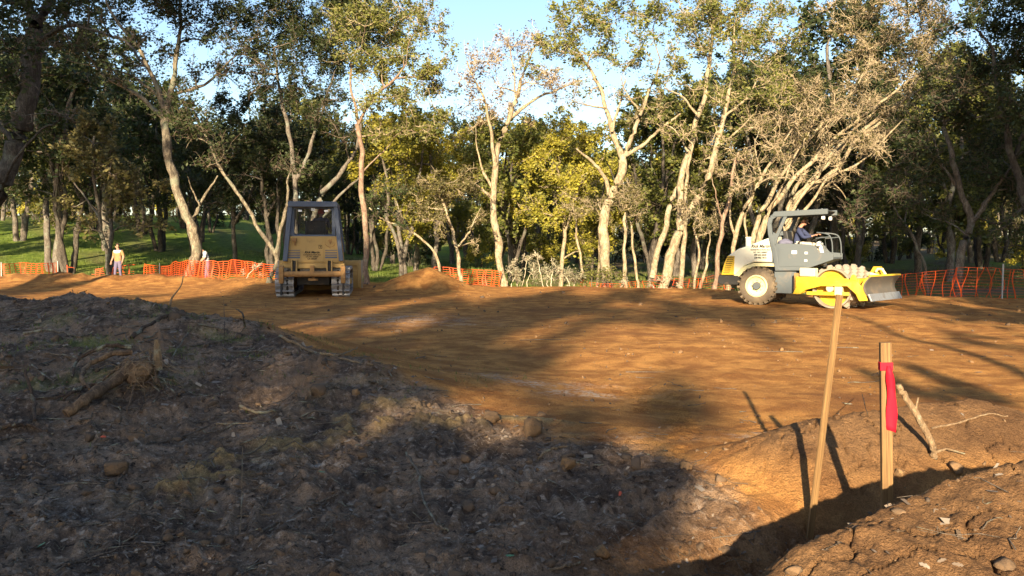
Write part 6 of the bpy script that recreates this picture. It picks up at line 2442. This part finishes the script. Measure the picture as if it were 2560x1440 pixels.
def litter(name, x, y, sizes, rng, m, tints, up=.006):
    n = len(x)
    P = leaf_geo(n, rng, 1)
    k = len(P)
    e = .05
    z = Hs(x, y)
    zx = Hs(x + e, y)
    zy = Hs(x, y + e)
    N = np.stack([-(zx - z) / e, -(zy - z) / e, np.ones(n)], 1) + rng.normal(0, .28, (n, 3))
    N /= np.linalg.norm(N, axis=1, keepdims=True)
    a = rng.uniform(0, 2 * math.pi, n)
    T = np.stack([np.cos(a), np.sin(a), np.zeros(n)], 1)
    T -= (T * N).sum(1, keepdims=True) * N
    T /= np.linalg.norm(T, axis=1, keepdims=True)
    B = np.cross(N, T)
    V = (P[None, :, 0:1] * T[:, None] + P[None, :, 1:2] * B[:, None] * rng.uniform(.8, 1.3, (n, 1, 1)) + P[None, :, 2:3] * N[:, None] * rng.uniform(-.6, 1.4, (n, 1, 1))) * sizes[:, None, None]
    V += np.stack([x, y, z + up], 1)[:, None]
    fan = np.array([(0, 1, 11, 11), (1, 2, 10, 11), (2, 3, 9, 10), (3, 4, 8, 9), (4, 5, 7, 8), (5, 6, 7, 7)])
    quads = np.array([f for f in fan if len(set(f)) == 4])
    tris = np.array([(0, 1, 11), (5, 6, 7)])
    allt = np.concatenate([tris, quads[:, :3], quads[:, [0, 2, 3]]])
    F = (allt[None] + (np.arange(n) * k)[:, None, None]).reshape(-1, 3)
    return mesh_np(name, V.reshape(-1, 3), F, m, attr={'tint': ('POINT', 'FLOAT', np.repeat(tints, k))})


rng = np.random.RandomState(91)
x, y = scatter_xy(6000, rng, 3.2, 15, 1.1)
_, soil_, rh_, _, _ = terrain(x, y)
kp_ = rng.rand(len(x)) < np.clip(soil_ * .9 + .05, 0, 1) * (1 - .85 * rh_) * np.clip(.5 + 1.1 * fbm(x / .7, y / .7, 2, 8), .1, 1)
x, y = x[kp_], y[kp_]
o = litter('leaf_litter', x, y, rng.uniform(.018, .046, len(x)), rng, LITTER, rng.beta(2.2, 1.8, len(x)))
tag(o, 'dry brown leaves strewn over the dark topsoil', 'leaves', kind='stuff')
rng = np.random.RandomState(92)
x, y = scatter_xy(15000, rng, 3.1, 16, 1.1)
_, soil_, rh_, cl_, _ = terrain(x, y)
kp_ = rng.rand(len(x)) < np.clip(soil_ * .95 + .03, 0, 1) * (1 - .8 * rh_) * (1 - .85 * np.clip(cl_ * 2, 0, 1)) * np.clip(.55 + .9 * fbm(x / .5, y / .5, 2, 9), .12, 1)
x, y = x[kp_], y[kp_]
n = len(x)
z = Hs(x, y)
C_ = np.stack([x, y, z + .006], 1)
a_ = rng.normal(size=(n, 3))
a_[:, 2] *= .35
a_ /= np.linalg.norm(a_, axis=1, keepdims=True)
b_ = np.cross(a_, np.array([0, 0, 1.]) + rng.normal(0, .4, (n, 3)))
b_ /= np.linalg.norm(b_, axis=1, keepdims=True)
s_ = np.clip(rng.lognormal(math.log(.016), .5, (n, 1)), .006, .05) * np.clip(y / 6, .8, 2)[:, None]
w_ = s_ * rng.uniform(.15, .6, (n, 1))
V_ = np.stack([C_ - a_ * s_ - b_ * w_ * .6, C_ + a_ * s_ * .8 - b_ * w_, C_ + a_ * s_ + b_ * w_ * .5, C_ - a_ * s_ * .7 + b_ * w_], 1).reshape(-1, 3)
o = mesh_np('bark_chips', V_, np.arange(4 * n).reshape(-1, 4), LITTER, attr={'tint': ('POINT', 'FLOAT', np.repeat(rng.beta(1.2, 1.3, n), 4))})
tag(o, 'bark chips and leaf scraps mixed into the dark topsoil', 'litter', kind='stuff')
GREENL = mat('green_leaf', (.09, .20, .10), .55)
RLEAF = mat('red_leaf', (.50, .10, .05), .6)
for px, py, s_, m_, lab, nm in ((100, 1372, .085, GREENL, 'large pale green leaf in the bottom left corner', 'green_leaf'), (805, 1185, .06, GREENL, 'green leaf left of the middle foreground', 'green_leaf'), (1275, 1395, .05, GREENL, 'green leaf at the bottom edge right of centre', 'green_leaf'),
                           (975, 1115, .08, LITTER, 'big curled dry leaf below the clay ridge', 'dry_leaf'), (965, 1195, .09, LITTER, 'broad dry leaf in the middle foreground', 'dry_leaf'), (1550, 1240, .05, RLEAF, 'red leaf in the shade right of the middle', 'red_leaf'),
                           (45, 1002, .05, RLEAF, 'orange-red scrap beside the broken post', 'red_leaf'), (258, 1100, .05, RLEAF, 'orange-red scrap below the uprooted stump', 'red_leaf'), (168, 962, .05, RLEAF, 'red scrap left of the uprooted stump', 'red_leaf'), (2165, 1310, .05, RLEAF, 'x', 'x')):
    if lab == 'x':
        continue
    g = gpt(px, py)
    rg = np.random.RandomState(int(px))
    o = litter(nm, np.array([g[0]]), np.array([g[1]]), np.array([s_]), rg, m_, np.array([.6]), up=.012)
    tag(o, lab, 'leaf')

# thin dead twigs lying everywhere on the stripped soil
rng = np.random.RandomState(5)
x, y = scatter_xy(2400, rng, 3.2, 16, 1.0)
_, soil_, rh_, _, _ = terrain(x, y)
kp_ = rng.rand(len(x)) < np.clip(soil_ * (.35 + .6 * (x < -1)) + .03, 0, 1) * (1 - .7 * rh_)
x, y = x[kp_], y[kp_]
n = len(x)
a = rng.uniform(0, math.pi, n)
ln = rng.lognormal(math.log(.16), .6, n) * np.clip(y / 6, .8, 2)
t = np.linspace(-.5, .5, 5)[None]
X = x[:, None] + np.cos(a)[:, None] * ln[:, None] * t + rng.normal(0, .018, (n, 5))
Y = y[:, None] + np.sin(a)[:, None] * ln[:, None] * t + rng.normal(0, .018, (n, 5))
Z = Hs(X.ravel(), Y.ravel()).reshape(n, 5)
Z = np.maximum(Z, Z.mean(1, keepdims=True)) * .6 + Z * .4 + .006
V, F = tubes_batch(np.stack([X, Y, Z], -1), np.linspace(1, .5, 5)[None] * rng.uniform(.0018, .0055, (n, 1)) * np.where(x < -1.2, 1.35, 1.0)[:, None] * np.clip(y / 6, .8, 1.8)[:, None], 4)
o = mesh_np('twig_litter', V, F, STICK_G, smooth=True)
tag(o, 'thin dead twigs and rootlets strewn over the topsoil', 'twigs', kind='stuff')

# ------------------------------------------------------------------ grass and weeds
GRASS = leafmat('grass_blade', (.05, .10, .015), (.19, .22, .05), .3)


def blades(name, x, y, h, w, rng, lean=.35, tints=None):
    n = len(x)
    z = Hs(x, y)
    a = rng.uniform(0, 2 * math.pi, n)
    b = rng.uniform(0, 2 * math.pi, n)
    hh = h * rng.uniform(.5, 1.3, n)
    d = np.stack([np.cos(a), np.sin(a)], 1) * (w / 2)
    l = np.stack([np.cos(b), np.sin(b)], 1) * (lean * hh)[:, None] * rng.rand(n, 1)
    V = np.empty((n, 3, 3))
    V[:, 0, :2] = np.stack([x, y], 1) - d
    V[:, 1, :2] = np.stack([x, y], 1) + d
    V[:, 2, :2] = np.stack([x, y], 1) + l
    V[:, 0, 2] = V[:, 1, 2] = z - .01
    V[:, 2, 2] = z + hh
    F = np.arange(3 * n).reshape(-1, 3)
    return mesh_np(name, V.reshape(-1, 3), F, GRASS, attr={'tint': ('POINT', 'FLOAT', np.repeat(rng.beta(2, 2, n) if tints is None else tints, 3))})


rng = np.random.RandomState(6)
n = 60000
yy = rng.uniform(38.8, 66, n)
xx = yy * rng.uniform(-.64, .64, n)
e2 = np.interp(xx, [-40, -24, -12, -6, 0, 3, 7, 10, 14, 20, 40], [39.6, 39.5, 39.2, 40, 39.2, 37, 33.8, 32, 29.6, 26.6, 24.6])
dens = np.clip(.5 + 1.2 * fbm(xx / 2.5, yy / 2.5, 3, 12), .05, 1) * np.where(xx < 0, 1, .5)
kp_ = (yy > e2) & (rng.rand(n) < dens)
o = blades('meadow_grass', xx[kp_], yy[kp_], .17, .035, rng)
tag(o, 'green grass growing on the floor of the wood', 'grass', kind='stuff')
n = 9000
xx = rng.uniform(3, 20, n)
yy = np.interp(xx, [3, 7, 10, 14, 20], [36.5, 33.6, 31.8, 29.3, 26.3]) + rng.exponential(1.1, n)
o = blades('edge_grass', xx, yy, .22, .03, rng)
tag(o, 'pale grass along the fence at the right edge of the pad', 'grass', kind='stuff')
n = 5000
xx = rng.normal(-4.8, 2.0, n)
yy = rng.normal(10.2, 1.3, n)
kp_ = fbm(xx / .8, yy / .8, 3, 161) > .12
o = blades('trampled_weeds', xx[kp_], yy[kp_], .045, .012, rng, 1.2)
tag(o, 'small green weeds growing through the stripped topsoil', 'weeds', kind='stuff')

# ------------------------------------------------------------------ dry brush heap in the centre and low shrubs along the edge
def brush(name, d, clumps, label, twig_m, leaf_m, seed, **kw):
    k = d / FPX
    C = []
    rg = np.random.RandomState(seed)
    for q in clumps:
        C.append((at(q[0], q[1], d + rg.normal(0, .5)), q[2] * k, q[3] if len(q) > 3 else 1.0))
    bpx = clumps[0]
    b = at(bpx[0], 700, d)
    b[2] = H(b[0], b[1])
    limbs = []
    for c in C:
        g = np.array([c[0][0] + rg.normal(0, .2), c[0][1] + rg.normal(0, .2), 0])
        g[2] = H(g[0], g[1]) - .05
        limbs.append(([g, (g + c[0]) / 2 + rg.normal(0, .08, 3), c[0]], .022, .01))
    parts = grow(limbs, C, seed, **kw)
    root = empty(name, tuple(b), 0, label, 'shrub')
    trunk, twig, leaf = parts
    mesh_np('stems', trunk[0] - b, trunk[1], twig_m, root, smooth=True)
    mesh_np('twigs', twig[0] - b, twig[1], twig_m, root)['kind'] = 'stuff'
    if leaf is not None:
        mesh_np('foliage', leaf[0] - b, leaf[1], leaf_m, root, attr={'tint': ('POINT', 'FLOAT', leaf[2])})
    return root


DRYT = mat('dry_twig', (.46, .40, .29), .9)
LEAF_GREY = leafmat('leaf_grey', (.20, .20, .12), (.40, .38, .25))
brush('dry_brush', 35.5, [(1290, 690, 26), (1330, 680, 28), (1370, 690, 26), (1410, 690, 26), (1320, 650, 18, .3), (1345, 640, 16, .2), (1440, 695, 22), (1280, 665, 18, .4), (1390, 665, 18, .5)],
      'pale dry brush heaped at the edge of the pad in the centre', DRYT, LEAF_GREY, 41, leaf_size=.09, leaf_k=900, twig_k=16, twig_r=.010)
brush('dark_shrub', 35.8, [(1460, 690, 26), (1490, 685, 26), (1520, 690, 24), (1545, 700, 18), (1475, 660, 20)],
      'dark leafy shrub at the foot of the forked white tree', TWIG_DARK, LEAF_MID, 42, leaf_size=.09, leaf_k=900, twig_k=10)
brush('dry_weeds', 33.0, [(1625, 712, 14, .4), (1660, 708, 18, .4), (1700, 715, 12, .3), (1560, 712, 14, .4)],
      'brown dry weeds along the low netting', DRYT, LEAF_BROWN, 43, leaf_size=.07, leaf_k=700, twig_k=14)
brush('dry_weeds', 36.5, [(640, 668, 16, .15), (610, 685, 12, .15), (655, 690, 12, .2)],
      'sparse dry weeds left of the bulldozer tracks', DRYT, LEAF_GREY, 44, leaf_size=.06, leaf_k=400, twig_k=14)
